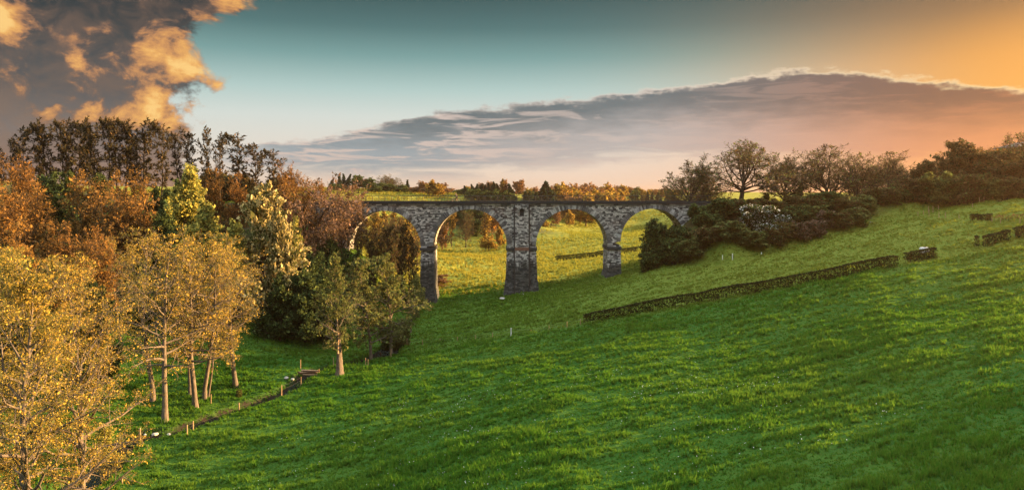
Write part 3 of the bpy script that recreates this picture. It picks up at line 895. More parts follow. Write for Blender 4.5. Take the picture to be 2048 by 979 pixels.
        u = D[rep] * K.get('align', 0.8) + rg.normal(0, 0.7, (len(rep), 3)); u /= np.linalg.norm(u, axis=1, keepdims=True)
        w = np.cross(u, rg.normal(0, 1, (len(rep), 3))); w /= np.linalg.norm(w, axis=1, keepdims=True) + 1e-9
        L = K['lsize'] * rg.lognormal(0, 0.45, len(rep))[:, None]
        c = c * sc
        p0 = c - u * L * 0.5; p2 = c + u * L * 0.5; p1 = c + w * L * K.get('lw', 0.34) - u * L * 0.05; p3 = c - w * L * K.get('lw', 0.34) - u * L * 0.05
        V = np.stack([p0, p1, p2, p3], 1).reshape(-1, 3); Q = np.arange(len(V)).reshape(-1, 4)
        mi = None; ms = [leafm]
        if leafm2 is not None:
            ms.append(leafm2); mi = (rg.random(len(Q)) < mix2).astype(np.int32)
        cm = mesh_np(name + '_crown', V, Q, ms, mi)
        return tm, cm


round_p = lambda t: math.sqrt(max(0.02, 1 - (2 * t - 0.85) ** 2 / 1.35))
col_p = lambda t: 0.55 + 0.45 * math.sin(math.pi * min(1, t * 1.05)) - 0.25 * t
KINDS = {}


def kind(key, bark, leafm, seeds, leafm2=None, mix2=0.0, **K):
    KINDS[key] = []
    for sd in seeds:
        KINDS[key].append(dict(K=K, seed=sd, bark=bark, leaf=leafm, leaf2=leafm2, mix2=mix2, me=None))


def proto(key, i):
    k = KINDS[key][i % len(KINDS[key])]
    if k['me'] is None:
        t = Tree(k['seed'], k['K']); k['me'] = t.meshes(key, M[k['bark']], M[k['leaf']], M[k['leaf2']] if k['leaf2'] else None, mix2=k['mix2'])
        k['H'] = t.K['H']
    return k


alder = dict(H=22, r=0.36, bole=0.27, n1=34, ang1=(80, 32), len1=5.0, prof=lambda t: (0.80 + 0.35 * math.sin(math.pi * min(1, t * 1.1))) * (1 - 0.45 * t ** 3), n2=7, n3=4, ratio=0.46, ratio3=0.5, up=0.05, wig=0.20, lvar=0.55, lspread=0.22, flat=0.5, twist=0.05)
kind('alder_near', 'bark_grey', 'lf_gold', [11, 12], leafm2='lf_olive', mix2=0.32, **dict(alder, n1=48, bole=0.10, leaf=11.5, lsize=0.092, len1=6.0, n3=5, leaf2=False, lspread=0.26, flat=0.35, rmin=0.024))
kind('alder', 'bark_grey', 'lf_gold', [21, 22, 23], leafm2='lf_olive', mix2=0.28, **dict(alder, leaf=4.4, lsize=0.13, leaf2=False, lspread=0.26, flat=0.35, rmin=0.026, len1=5.6))
kind('alder_green', 'bark_grey', 'lf_olive', [31, 32], leafm2='lf_mid', mix2=0.35, **dict(alder, H=19, bole=0.24, leaf=3.4, lsize=0.25, len1=5.4, flat=0.4, rmin=0.028))
kind('poplar', 'bark_dark', 'lf_shadow', [41, 42, 43], leafm2='lf_brown', mix2=0.25, H=22, r=0.26, bole=0.30, n1=34, ang1=(62, 34), len1=3.3, prof=lambda t: 0.62 + 0.5 * math.sin(math.pi * min(1, t * .8 + .05)), n2=6, n3=3, ratio=0.5, up=0.17, wig=0.14, lvar=0.6, align=2.5, leaf=2.2, lsize=0.42, lw=0.13, lspread=0.08, rmin=0.032)
kind('russet', 'bark_red', 'lf_russet', [51, 52, 53], leafm2='lf_brown', mix2=0.3, H=17, r=0.30, tf=0.6, bole=0.16, n1=24, ang1=(62, 12), len1=7.5, prof=lambda t: 0.75 + 0.35 * t, n2=9, n3=5, ratio=0.46, ratio3=0.5, up=0.12, wig=0.18, lvar=0.45, leaf=3.6, lsize=0.23, lw=0.28, lspread=0.2, rmin=0.024)
kind('yellow', 'bark_grey', 'lf_yellow', [61, 62], leafm2='lf_mid', mix2=0.25, H=15, r=0.24, tf=0.8, bole=0.10, n1=32, ang1=(68, 15), len1=5.0, prof=lambda t: 1.05 - 0.55 * t, n2=8, n3=4, ratio=0.46, up=0.15, wig=0.15, leaf=4.5, lsize=0.30, lspread=0.22, lvar=0.5)
kind('blossom', 'bark_dark', 'lf_blossom', [66], leafm2='lf_olive', mix2=0.45, H=12, r=0.22, tf=0.7, bole=0.15, n1=22, ang1=(70, 15), len1=5.2, prof=lambda t: 1.05 - 0.4 * t, n2=7, n3=4, ratio=0.46, up=0.12, wig=0.2, leaf=6, lsize=0.26, lspread=0.16)
kind('oak', 'bark_dark', 'lf_brown', [71, 72, 73], leafm2='lf_mid', mix2=0.3, H=19, r=0.42, tf=0.36, bole=0.40, n1=17, ang1=(82, 6), len1=10.0, prof=lambda t: 0.85 + 0.2 * t, n2=10, n3=8, ratio=0.44, ratio3=0.5, up=0.06, up0=0.04, wig=0.16, lvar=0.2, align=1.5, leaf=2.3, lsize=0.34, lw=0.16, lspread=0.18, rmin=0.042)
kind('gnarled', 'bark_red', 'lf_pink', [76, 77], leafm2='lf_brown', mix2=0.4, H=11, r=0.30, tf=0.5, bole=0.3, n1=13, ang1=(75, 20), len1=6.5, prof=lambda t: 1.0, n2=7, n3=5, ratio=0.5, up=0.02, wig=0.36, leaf=2.5, lsize=0.20, lspread=0.15, rmin=0.032, twist=0.12)
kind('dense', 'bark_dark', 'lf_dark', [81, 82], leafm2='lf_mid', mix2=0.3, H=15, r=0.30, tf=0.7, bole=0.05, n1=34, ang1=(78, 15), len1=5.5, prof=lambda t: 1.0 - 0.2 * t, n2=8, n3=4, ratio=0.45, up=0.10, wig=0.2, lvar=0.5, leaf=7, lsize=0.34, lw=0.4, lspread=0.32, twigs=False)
kind('bush', 'bark_dark', 'lf_dark', [91, 92, 93], leafm2='lf_mid', mix2=0.45, H=6, r=0.10, stems=7, splay=0.75, tf=0.8, bole=0.02, n1=15, ang1=(70, 25), len1=1.9, prof=lambda t: 1.1 - 0.5 * t, n2=6, n3=3, ratio=0.5, up=0.12, wig=0.2, leaf=6, lsize=0.26, lw=0.36, lspread=0.22, rmin=0.014)
kind('feathery', 'bark_dark', 'lf_dark', [63, 64], leafm2='lf_mid', mix2=0.45, H=9, r=0.13, stems=3, splay=0.3, tf=0.9, bole=0.04, n1=24, ang1=(66, 22), len1=3.0, prof=lambda t: 1.1 - 0.7 * t, n2=7, n3=4, ratio=0.46, up=0.14, wig=0.18, lvar=0.6, leaf=3.6, lsize=0.24, lw=0.28, lspread=0.16)
kind('wood_brown', 'bark_dark', 'lf_brown', [83, 84], leafm2='lf_dark', mix2=0.35, H=15, r=0.30, tf=0.7, bole=0.05, n1=34, ang1=(78, 15), len1=5.5, prof=lambda t: 1.0 - 0.2 * t, n2=8, n3=5, ratio=0.45, up=0.12, wig=0.2, lvar=0.5, leaf=5, lsize=0.32, lw=0.32, lspread=0.28)
kind('bush_brown', 'bark_dark', 'lf_brown', [88, 89], leafm2='lf_mid', mix2=0.35, H=6, r=0.10, stems=7, splay=0.7, tf=0.85, bole=0.04, n1=15, ang1=(66, 22), len1=2.0, prof=lambda t: 1.1 - 0.5 * t, n2=6, n3=4, ratio=0.5, up=0.16, wig=0.2, lvar=0.5, leaf=3.4, lsize=0.22, lw=0.3, lspread=0.16, rmin=0.02)
kind('bush_olive', 'bark_dark', 'lf_olive', [94, 95], leafm2='lf_mid', mix2=0.3, H=6, r=0.10, stems=6, splay=0.7, tf=0.8, bole=0.02, n1=15, ang1=(70, 25), len1=1.9, prof=lambda t: 1.1 - 0.5 * t, n2=6, n3=3, ratio=0.5, up=0.14, wig=0.2, leaf=6, lsize=0.24, lw=0.36, lspread=0.2, rmin=0.014)
kind('bush_white', 'bark_dark', 'lf_white', [96, 98], leafm2='lf_dark', mix2=0.82, H=6, r=0.09, stems=5, splay=0.6, tf=0.85, bole=0.1, n1=15, ang1=(60, 20), len1=1.7, prof=lambda t: 1.1 - 0.5 * t, n2=6, n3=3, ratio=0.5, up=0.16, wig=0.24, lvar=0.7, leaf=6, lsize=0.20, lspread=0.22, rmin=0.014)
kind('bush_pink', 'bark_red', 'lf_pink', [97], leafm2='lf_dark', mix2=0.3, H=5, r=0.08, stems=6, splay=0.7, tf=0.85, bole=0.05, n1=14, ang1=(60, 20), len1=1.6, prof=lambda t: 1.1 - 0.5 * t, n2=6, n3=4, ratio=0.5, up=0.14, wig=0.2, leaf=4, lsize=0.2, lspread=0.16, rmin=0.016)
kind('conifer', 'bark_dark', 'lf_conifer', [101, 102], H=16, r=0.22, bole=0.06, n1=60, ang1=(100, 55), len1=3.4, prof=lambda t: 1.02 - t, n2=7, n3=2, levels=2, ratio=0.4, up=0.02, wig=0.08, leaf=9, lsize=0.5, lw=0.3, lspread=0.25, flat=0.5, twigs=False)
kind('far_gold', 'bark_red', 'lf_gold', [111, 112], leafm2='lf_russet', mix2=0.35, H=13, r=0.28, tf=0.55, bole=0.2, n1=16, ang1=(68, 10), len1=6.5, prof=lambda t: 0.8 + 0.25 * t, n2=8, n3=4, ratio=0.45, up=0.1, leaf=4, lsize=0.46, lspread=0.3, rmin=0.05)
kind('far_russet', 'bark_red', 'lf_russet', [113, 114], leafm2='lf_pink', mix2=0.4, H=13, r=0.28, tf=0.5, bole=0.25, n1=15, ang1=(68, 8), len1=7.0, prof=lambda t: 0.85 + 0.2 * t, n2=8, n3=4, ratio=0.45, up=0.1, leaf=3.5, lsize=0.42, lspread=0.3, rmin=0.05)
kind('far_green', 'bark_dark', 'lf_mid', [115, 116], leafm2='lf_dark', mix2=0.5, H=13, r=0.28, tf=0.55, bole=0.1, n1=18, ang1=(74, 10), len1=5.8, prof=lambda t: 0.9 + 0.1 * t, n2=8, n3=4, ratio=0.45, up=0.1, leaf=5, lsize=0.46, lspread=0.3, rmin=0.05)
kind('pole_tree', 'bark_dark', 'lf_brown', [121, 122], leafm2='lf_gold', mix2=0.4, H=20, r=0.24, bole=0.22, n1=30, ang1=(60, 25), len1=2.6, prof=lambda t: 0.6 + 0.5 * math.sin(math.pi * t), n2=6, n3=3, ratio=0.5, up=0.15, wig=0.16, leaf=2.5, lsize=0.3, lspread=0.2, rmin=0.03)

ORD = ['first', 'second', 'third', 'fourth', 'fifth', 'sixth', 'seventh', 'eighth', 'ninth', 'tenth', 'eleventh', 'twelfth', 'thirteenth', 'fourteenth', 'fifteenth', 'sixteenth', 'seventeenth', 'eighteenth', 'nineteenth', 'twentieth',
       'twenty-first', 'twenty-second', 'twenty-third', 'twenty-fourth', 'twenty-fifth', 'twenty-sixth', 'twenty-seventh', 'twenty-eighth', 'twenty-ninth', 'thirtieth']
_rr = random.Random(77)


def plant(name, cat, key, px, d, top=None, h=None, label='', group=None, var=None, rz=None, wide=1.0, sink=0.15, base=None, lean=None, hmin=None, smin=None):
    """stand a tree on the ground at photo column px, d metres out; its height follows from the row of its top"""
    x = (px - 1024) / F * d; z = gz(x, d) if base is None else base
    if h is None: h = HC - (top - HOR) / F * d - z
    h = max(h, 1.0 if cat == 'tree' else (hmin or 1.5))
    k = proto(key, _rr.randrange(9) if var is None else var)
    s = h / k['H']
    sx = max(s, smin or 0) * wide
    root = empty(name, (x, d, z - sink), rz if rz is not None else _rr.uniform(0, 6.28))
    root.scale = (sx, sx, s)
    if lean: root.rotation_euler = (0, lean, 0)
    tag(root, label, cat, group)
    for nm, me_ in (('trunk', k['me'][0]), ('crown', k['me'][1])):
        o = bpy.data.objects.new(nm, me_); COL.objects.link(o); o.parent = root
    return root


def P(*a, **k): return plant('alder_tree', 'tree', *a, **k)


# -- golden alders of the left foreground and along the stream
GA = 'golden alders beside the stream'
P('alder_near', 62, 47, 498, label='tall golden-leaved tree nearest the viewer, filling the lower left corner', group=GA, var=0, rz=0.4, wide=0.95)
P('alder_near', 165, 58, 500, label='golden tree with bare forked top just behind the nearest golden tree', group=GA, var=1, rz=2.0, wide=0.8)
P('alder_near', -30, 56, 480, label='golden tree cut off by the left picture edge', group=GA, var=1, rz=4.0, wide=0.85)
P('alder', 330, 82, 448, label='golden alder with straight bare bole, standing nearest the stream bank', group=GA, var=0, rz=1.0, wide=1.0)
P('alder', 306, 89, 452, label='golden alder with slim dark bole close behind the straight-boled one', group=GA, var=1, rz=3.0, wide=0.95)
P('alder', 391, 87, 456, label='golden alder with thick bole flared at its foot, middle of the stream group', group=GA, var=2, rz=5.0, wide=1.05)
P('alder', 380, 91, 470, label='golden alder leaning beside the thick flared bole', group=GA, var=0, rz=2.6, wide=0.7, lean=-0.06)
P('alder', 409, 90, 462, label='golden alder twinned with a slim stem that leans out to the right', group=GA, var=1, rz=0.2, wide=0.85)
P('alder', 416, 91, 500, label='slim golden alder stem leaning away to the right from its twin', group=GA, var=2, rz=1.9, wide=0.5, lean=0.11)
P('alder', 472, 95, 468, label='golden alder standing alone at the right end of the stream group', group=GA, var=2, rz=4.2, wide=1.1)
P('alder', 240, 106, 470, label='pale slender golden tree behind the gap left of the stream group', group=GA, var=1, rz=3.7, wide=0.75)
P('alder', 262, 112, 478, label='pale slender golden tree half hidden behind the stream group', group=GA, var=0, rz=5.3, wide=0.7)
GS = 'alders on the stream bend'
P('alder_green', 742, 110.5, 512, label='dull green alder with curved bole on the left bank of the pool', group=GS, var=0, rz=1.2)
P('alder_green', 783, 115, 500, label='dull green alder with a dark clump at its foot beside the pool', group=GS, var=1, rz=2.8, wide=1.05)
P('alder_green', 822, 128, 556, label='smaller dull green alder against the foot of the left pier', group=GS, var=0, rz=4.4, wide=0.8)
P('alder', 712, 134, 520, label='small golden-topped tree in front of the lit arch jamb', group=GS, var=1, rz=2.2, wide=0.8)

# -- poplars on the left skyline
xs = [2, 26, 52, 74, 96, 118, 140, 158, 176, 192, 214, 232, 246, 268, 290, 318]
tp = [292, 272, 250, 244, 236, 238, 234, 240, 232, 238, 234, 232, 236, 240, 234, 246]
for i, (a, b) in enumerate(zip(xs, tp)):
    plant('poplar_tree', 'tree', 'poplar', a, 158 + (i * 37 % 9), b, label=f'{ORD[i]} tall dark twiggy tree from the left in the hilltop row against the cloud', group='tall dark row on the left hilltop', wide=(1.0, 0.85, 1.15, 0.95, 1.25)[i % 5], lean=(0.0, 0.04, -0.05, 0.02, -0.03, 0.05, -0.02)[i % 7])
for i, (a, b, w_, q) in enumerate([(352, 262, 1.0, 'leftmost'), (378, 252, 1.1, 'second'), (412, 250, 0.9, 'third'), (440, 262, 0.9, 'fourth')]):
    plant('poplar_tree', 'tree', 'poplar', a, 150 + i, b, label=f'thin-crowned bare tree, {q} of four right of the gap in the skyline row', group='bare trees right of the skyline gap', wide=w_)
GR = 'russet trees on the left hillside'
def RU(px, d, top, lab, **k): return plant('russet_tree', 'tree', k.pop('key', 'russet'), px, d, top, label=lab, group=GR, **k)
RU(474, 146, 264, 'brown-gold spiky crowned tree on the skyline right of the bare four', key='poplar', wide=1.5)
RU(510, 148, 284, 'brown spiky tree stepping down the skyline beside the brown-gold one', key='poplar', wide=1.3)
RU(545, 146, 296, 'rust-brown spiky tree lower down the sloping skyline', key='poplar', wide=1.4)
RU(572, 144, 318, 'rust-brown rounded tree at the low end of the sloping skyline', wide=0.9)
RU(36, 132, 300, 'dark russet rounded tree below the hilltop row, touching the left picture edge', wide=0.9)
RU(8, 112, 348, 'wide russet tree at the left picture edge above the golden crowns', wide=1.2)
RU(66, 120, 362, 'broad russet tree with smooth rounded crown below the hilltop row', wide=1.1)
RU(110, 104, 432, 'pinkish brown lower tree between the broad russet and the golden crowns', wide=1.0)
RU(170, 124, 338, 'tall russet tree in the middle of the left hillside', wide=0.95)
RU(215, 118, 352, 'orange-brown broad crowned tree right of the tall russet tree', wide=1.05)
RU(246, 134, 330, 'greenish russet tree rising to the foot of the hilltop trunks', wide=0.9)
RU(282, 122, 392, 'orange-brown tree above the pale slender golden trees', wide=0.95)
RU(150, 104, 440, 'small russet tree just above the nearest golden crowns', wide=0.9)
RU(200, 100, 455, 'small orange-brown tree above the second golden crown', wide=0.85)
RU(30, 92, 430, 'pinkish brown tree behind the left picture edge golden tree', wide=0.9)
RU(430, 140, 330, 'brown twiggy tree between the pale yellow tree and the skyline trees', wide=0.9)
RU(470, 138, 340, 'brown twiggy tree with one pale bare stem above the cream blossom', wide=0.9)
RU(575, 138, 352, 'orange-brown tree right of the cream blossom tree', wide=0.8)
RU(610, 143, 352, 'orange-brown thin tree at the left end of the viaduct', wide=0.8)
GY_ = 'pale yellow trees on the left hillside'
def YE(px, d, top, lab, **k): return plant('yellow_tree', 'tree', k.pop('key', 'yellow'), px, d, top, label=lab, group=GY_, **k)
YE(362, 128, 330, 'pale yellow-green tree with a pointed top in the middle of the left hillside', wide=0.95)
YE(400, 120, 400, 'pale yellow tree right of and below the pointed one', wide=0.95)
YE(345, 134, 372, 'yellow-green tree half hidden behind the pointed pale yellow one', wide=0.9)
YE(455, 118, 440, 'pale yellow small tree above the golden stream group', wide=0.85)
YE(590, 130, 432, 'slim yellow-green tree lit in front of the dark trees left of the arches', wide=0.55)
YE(560, 132, 418, 'yellow-green tree behind the slim lit one', wide=0.6)
YE(524, 122, 366, 'cream blossoming tree shining in front of the brown trees', key='blossom', wide=0.75)
YE(552, 120, 420, 'cream blossoming lower tree beside the taller blossoming one', key='blossom', wide=0.5)
for px, d, top, lab, key in [(592, 152, 338, 'rust-brown tree behind the thin orange-brown one at the end of the viaduct', 'russet'), (634, 158, 352, 'rust-brown tree behind the gnarled ones at the left abutment', 'russet'), (415, 162, 335, 'dusky brown tree low behind the four bare skyline trees', 'wood_brown'), (452, 164, 338, 'dusky brown tree low behind the brown-gold skyline tree', 'wood_brown'), (495, 164, 345, 'dusky brown tree low behind the stepping skyline tree', 'wood_brown'), (545, 162, 352, 'dusky brown tree at the low end of the skyline row', 'wood_brown')]:
    RU(px, d, top, lab, key=key, wide=1.1)
GG = 'gnarled bare trees by the left abutment'
for (px, d, top, lab, w_) in [(626, 142, 338, 'gnarled bare tree at the left abutment, crown against the sky', 1.0), (655, 146, 372, 'gnarled bare tree leaning over the left end of the railing', 1.0), (612, 136, 402, 'crooked pale-limbed bare tree below the left railing', 0.9), (650, 140, 432, 'pinkish twiggy bare tree covering the left arch shoulder', 1.0), (690, 146.5, 410, 'small pinkish twiggy tree in front of the first arch crown', 0.7)]:
    plant('gnarled_tree', 'tree', 'gnarled', px, d, top, label=lab, group=GG, wide=w_)
GD = 'dark trees at the foot of the left hillside'
for (px, d, top, lab, w_) in [(505, 128, 470, 'dark green tree behind the right end of the golden stream group', 0.8), (548, 126, 470, 'dark green tree with pale stems left of the slim yellow-green tree', 0.8), (600, 127, 500, 'dark green tree below the slim yellow-green tree', 0.85), (640, 128, 505, 'dark green tree left of the small golden-topped tree', 0.8),
                              (560, 117, 545, 'low dark grey-green tree at the meadow edge left of the split trunk', 0.9), (610, 118, 540, 'low dark grey-green tree right behind the split trunk', 0.9), (655, 121, 540, 'low dark grey-green tree between the split trunk and the pool', 0.8), (330, 124, 420, 'dark tree in the hollow below the hilltop trunks', 0.9), (312, 138, 372, 'dark tree under the gap in the skyline row', 0.8), (110, 140, 345, 'dark tree under the left part of the hilltop row', 0.9), (80, 146, 350, 'dark tree under the far left of the hilltop row', 0.9), (440, 124, 470, 'dark tree behind the middle of the golden stream group', 0.9), (20, 84, 500, 'dark tree behind the left picture edge', 0.9), (280, 112, 520, 'dark tree behind the pale slender golden trees', 0.8), (180, 88, 560, 'dark tree between the nearest golden crowns and the hillside', 0.8), (380, 116, 500, 'dark tree seen through the golden stream group', 0.8), (140, 150, 340, 'dark tree under the middle of the hilltop row', 0.9), (200, 152, 345, 'dark tree under the right part of the hilltop row', 0.9), (660, 136, 470, 'dark ivy-clad tree against the left arch shoulder', 0.6)]:
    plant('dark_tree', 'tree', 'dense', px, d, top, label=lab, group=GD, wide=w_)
# pole trees seen through the first arch
for i, (px, d, top) in enumerate([(706, 176, 425), (722, 186, 420), (738, 172, 428), (752, 190, 418), (768, 178, 424), (784, 184, 420), (798, 174, 432), (812, 182, 428), (826, 190, 424), (714, 205, 420), (745, 212, 420), (777, 208, 420), (808, 214, 424), (835, 200, 440)]):
    plant('pole_tree', 'tree', 'pole_tree' if i % 4 or i < 9 else 'yellow', px, d, top, label=f'{ORD[i]} thin bare tree from the near side in the copse behind the first arch', group='copse behind the first arch', wide=1.0)

for i, (px, d, top, key, w_) in enumerate([(705, 141, 545, 'alder_green', .9), (728, 144, 540, 'dense', .7), (752, 143, 552, 'alder_green', .9), (776, 144, 545, 'dense', .7), (800, 143, 550, 'alder_green', .9), (822, 144, 560, 'dense', .6), (690, 138, 560, 'dense', .7), (718, 139, 500, 'dense', .55), (735, 141, 515, 'alder_green', .7)]):
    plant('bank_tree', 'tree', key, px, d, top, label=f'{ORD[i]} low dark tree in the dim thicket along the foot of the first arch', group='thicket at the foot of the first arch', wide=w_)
for i, (px, d, top) in enumerate([(716, 163, 432), (748, 166, 428), (780, 164, 430), (818, 165, 440), (700, 168, 440), (764, 172, 425), (796, 170, 428)]):
    plant('twiggy_tree', 'tree', 'pole_tree' if i % 2 else 'oak', px, d, top, label=f'{ORD[i]} branching bare tree close behind the first arch', group='branching trees close behind the first arch', wide=0.9)

for px, d, top, lab in [(776, 141, 446, 'tall thin dark tree in front of the middle of the first arch'), (806, 142, 436, 'tallest thin dark tree in front of the first arch, near its right jamb'), (828, 141, 462, 'thin dark tree in front of the right jamb of the first arch'), (744, 140, 470, 'thin dark tree in front of the left half of the first arch')]:
    plant('thin_tree', 'tree', 'poplar', px, d, top, label=lab, group='thin trees in front of the first arch', wide=0.8)

# -- right side: oaks and bushes on the railway embankment
GO = 'bare spreading trees on the right embankment'
def OK_(px, d, top, lab, **k):
    k['wide'] = k.get('wide', 1) * (1.75 if k.get('key', 'oak') == 'oak' else 1.2)
    return plant('oak_tree', 'tree', k.pop('key', 'oak'), px, d, top, label=lab, group=GO, **k)
OK_(1376, 160, 305, 'bare rounded tree nearest the right end of the viaduct', var=0, wide=0.75)
OK_(1420, 168, 338, 'low bare tree between the rounded tree and the tallest bare tree', var=1, wide=0.8)
OK_(1482, 158, 278, 'tallest bare spreading tree behind the right end of the viaduct', var=2, wide=0.95)
OK_(1566, 160, 294, 'bare tree right of the tallest one, above the dark evergreen', var=0, wide=0.75)
OK_(1658, 160, 284, 'bare fan-shaped tree standing clear between two gaps of sky', var=1, wide=0.85)
OK_(1714, 163, 302, 'slim bare tree right of the fan-shaped tree', var=2, wide=0.62)
OK_(1752, 178, 312, 'thin bare tree further back, between the slim one and the twin-domed one', var=0, wide=0.6)
OK_(1786, 161, 298, 'bare tree with twin-domed crown right of the slim bare trees', var=1, wide=0.75)
OK_(1826, 172, 322, 'low bare tree at the left foot of the brown wood', var=0, wide=0.7)
OK_(2044, 172, 262, 'bare tree rising behind the house at the right picture edge', var=2, wide=0.7)
GW = 'brown trees of the wood on the right hill'
for i, (px, d, top, key, lab) in enumerate([(1934, 163, 288, 'wood_brown', 'brown leafy tree close against the right of the highest rounded crown'), (1960, 161, 294, 'russet', 'twiggy brown tree behind the broad tree in the hilltop wood'), (1992, 158, 296, 'wood_brown', 'brown leafy tree left of the twiggy one beside the edge house'), (2014, 158, 298, 'wood_brown', 'brown leafy tree just left of the house at the right picture edge'), (1862, 158, 318, 'wood_brown', 'brown leafy tree at the left end of the right hilltop wood'), (1888, 164, 300, 'russet', 'brown twiggy tree left of the highest crown in the right hilltop wood'), (1914, 160, 276, 'wood_brown', 'highest rounded crown in the right hilltop wood'), (1946, 158, 290, 'russet', 'brown tree just right of the highest crown in the hilltop wood'), (1976, 156, 300, 'wood_brown', 'broad brown tree in the right half of the hilltop wood'),
                                            (2002, 160, 292, 'russet', 'twiggy brown tree left of the house at the right picture edge'), (2030, 152, 318, 'wood_brown', 'dark tree below the house at the right picture edge'), (2062, 150, 305, 'wood_brown', 'dark tree half cut by the right picture edge'), (1840, 152, 350, 'wood_brown', 'low leafy tree sloping down left of the hilltop wood'), (2092, 148, 290, 'wood_brown', 'dark tree beyond the right picture edge')]):
    plant('wood_tree', 'tree', key, px, d, top, label=lab, group=GW, wide=1.15 if key == 'russet' else 1.25, smin=0.8)
for i, (px, d, top, w_) in enumerate([(1872, 150, 345, 1.3), (1905, 149, 350, 1.3), (1940, 148, 345, 1.3), (1975, 147, 350, 1.3), (2010, 146, 352, 1.3), (2045, 145, 350, 1.3), (2080, 142, 350, 1.3)]):
    plant('hill_bush', 'bush', 'bush_brown' if i % 3 else 'bush_olive', px, d, top, label=f'{ORD[i]} brownish bush from the left along the foot of the hilltop wood', group='bushes at the foot of the hilltop wood', wide=w_)
OK_(1600, 156, 370, 'dark evergreen tree between the bare trees on the embankment', key='dense', wide=0.55)
OK_(1632, 160, 384, 'dark leafy tree left of the fan-shaped bare tree', key='dense', wide=0.55)
OK_(1530, 160, 384, 'dark leafy tree below the tallest bare tree', key='dense', wide=0.7)
OK_(1440, 156, 394, 'dark leafy tree where the railing ends', key='dense', wide=0.75)
OK_(1488, 153, 402, 'dark thicket tree under the tallest bare tree', key='dense', wide=0.8)
OK_(1740, 160, 390, 'dark leafy tree under the slim bare trees', key='dense', wide=0.8)
OK_(1790, 160, 388, 'dark leafy tree under the twin-domed bare tree', key='dense', wide=0.8)
OK_(1690, 158, 392, 'dark leafy tree under the fan-shaped bare tree', key='dense', wide=0.8)
GB = 'bushes along the foot of the right embankment'
bl = [('feathery', 1314, 145, 436, 1.0, 'tall feathery dark bush in front of the fourth arch'), ('bush', 1300, 143, 500, 0.8, 'small dark bush at the left end of the thicket'), ('feathery', 1348, 142, 470, 0.9, 'round dark bush under the fourth arch'), ('bush_olive', 1385, 141, 482, 1.3, 'grey-green bush hiding the last pier'), ('bush', 1362, 146, 505, 0.9, 'dark bush against the last arch jamb'),
      ('bush_brown', 1425, 140, 462, 1.3, 'broad brownish twiggy bush right of the last pier'), ('bush', 1402, 147, 475, 0.9, 'dark bush high against the right abutment'), ('bush_olive', 1462, 139, 462, 1.3, 'grey-green bush above the two white stakes'), ('bush', 1446, 146, 440, 1.1, 'dark bush on the bank where the parapet ends'), ('bush_white', 1508, 140.5, 408, 1.35, 'white blossoming bush at the top of the thicket'),
      ('bush_white', 1568, 141, 424, 1.1, 'smaller white blossoming bush right of the larger white one'), ('bush_white', 1532, 138.2, 450, 1.1, 'low white blossoming bush below the larger white one'), ('bush_brown', 1490, 146, 420, 1.3, 'brown twiggy bush left of the white blossom'), ('bush_olive', 1505, 137, 475, 1.2, 'grey-green bush at the meadow edge below the white blossom'), ('bush_brown', 1545, 146, 410, 1.3, 'brown twiggy bush behind the white blossom'),
      ('bush_brown', 1548, 137.5, 470, 1.2, 'brownish bush at the meadow edge right of the white blossom'), ('bush_pink', 1600, 139, 446, 1.1, 'dull green bush with pinkish twigs'), ('bush_pink', 1650, 142, 418, 0.9, 'pinkish twiggy bush in the middle of the thicket'), ('bush_pink', 1628, 139.5, 455, 1.1, 'low pink-flowered bush at the meadow edge'), ('bush_brown', 1600, 147, 412, 1.4, 'brown twiggy bush under the evergreen tree'),
      ('bush', 1645, 148, 400, 1.4, 'dark bush under the fan-shaped bare tree'), ('bush_brown', 1690, 146, 392, 1.5, 'large brownish bush with rounded top'), ('bush_olive', 1722, 147, 398, 1.2, 'olive bush right of the large rounded brownish one'), ('bush_brown', 1672, 142, 432, 1.2, 'brown twiggy bush at the meadow edge below the large brownish one'), ('bush_olive', 1705, 143.5, 425, 1.2, 'olive bush at the meadow edge below the rounded pair'), ('bush_brown', 1748, 150, 408, 1.2, 'brown twiggy bush where the thicket narrows'),
      ('bush_brown', 1775, 150, 402, 1.2, 'low brownish bush near the narrow end of the thicket'), ('bush', 1805, 153, 396, 1.2, 'low dark bush joining the thicket to the hilltop wood'), ('bush_brown', 1835, 153, 388, 1.3, 'low brown twiggy bush at the foot of the hilltop wood'), ('bush', 1592, 143.5, 428, 1.2, 'dark bush between the white blossom and the pinkish twigs'), ('bush_olive', 1628, 144.5, 424, 1.2, 'olive bush behind the low pink-flowered one'), ('bush', 1418, 143.5, 482, 1.0, 'dark bush between the last pier and the abutment'), ('bush_brown', 1570, 139, 462, 1.2, 'brown twiggy bush at the meadow edge left of the pinkish twigs')]
for key, px, d, top, w_, lab in bl:
    plant('thicket_bush', 'bush', key, px, d, top, label=lab, group=GB, wide=w_, hmin=3.4, smin=0.85)
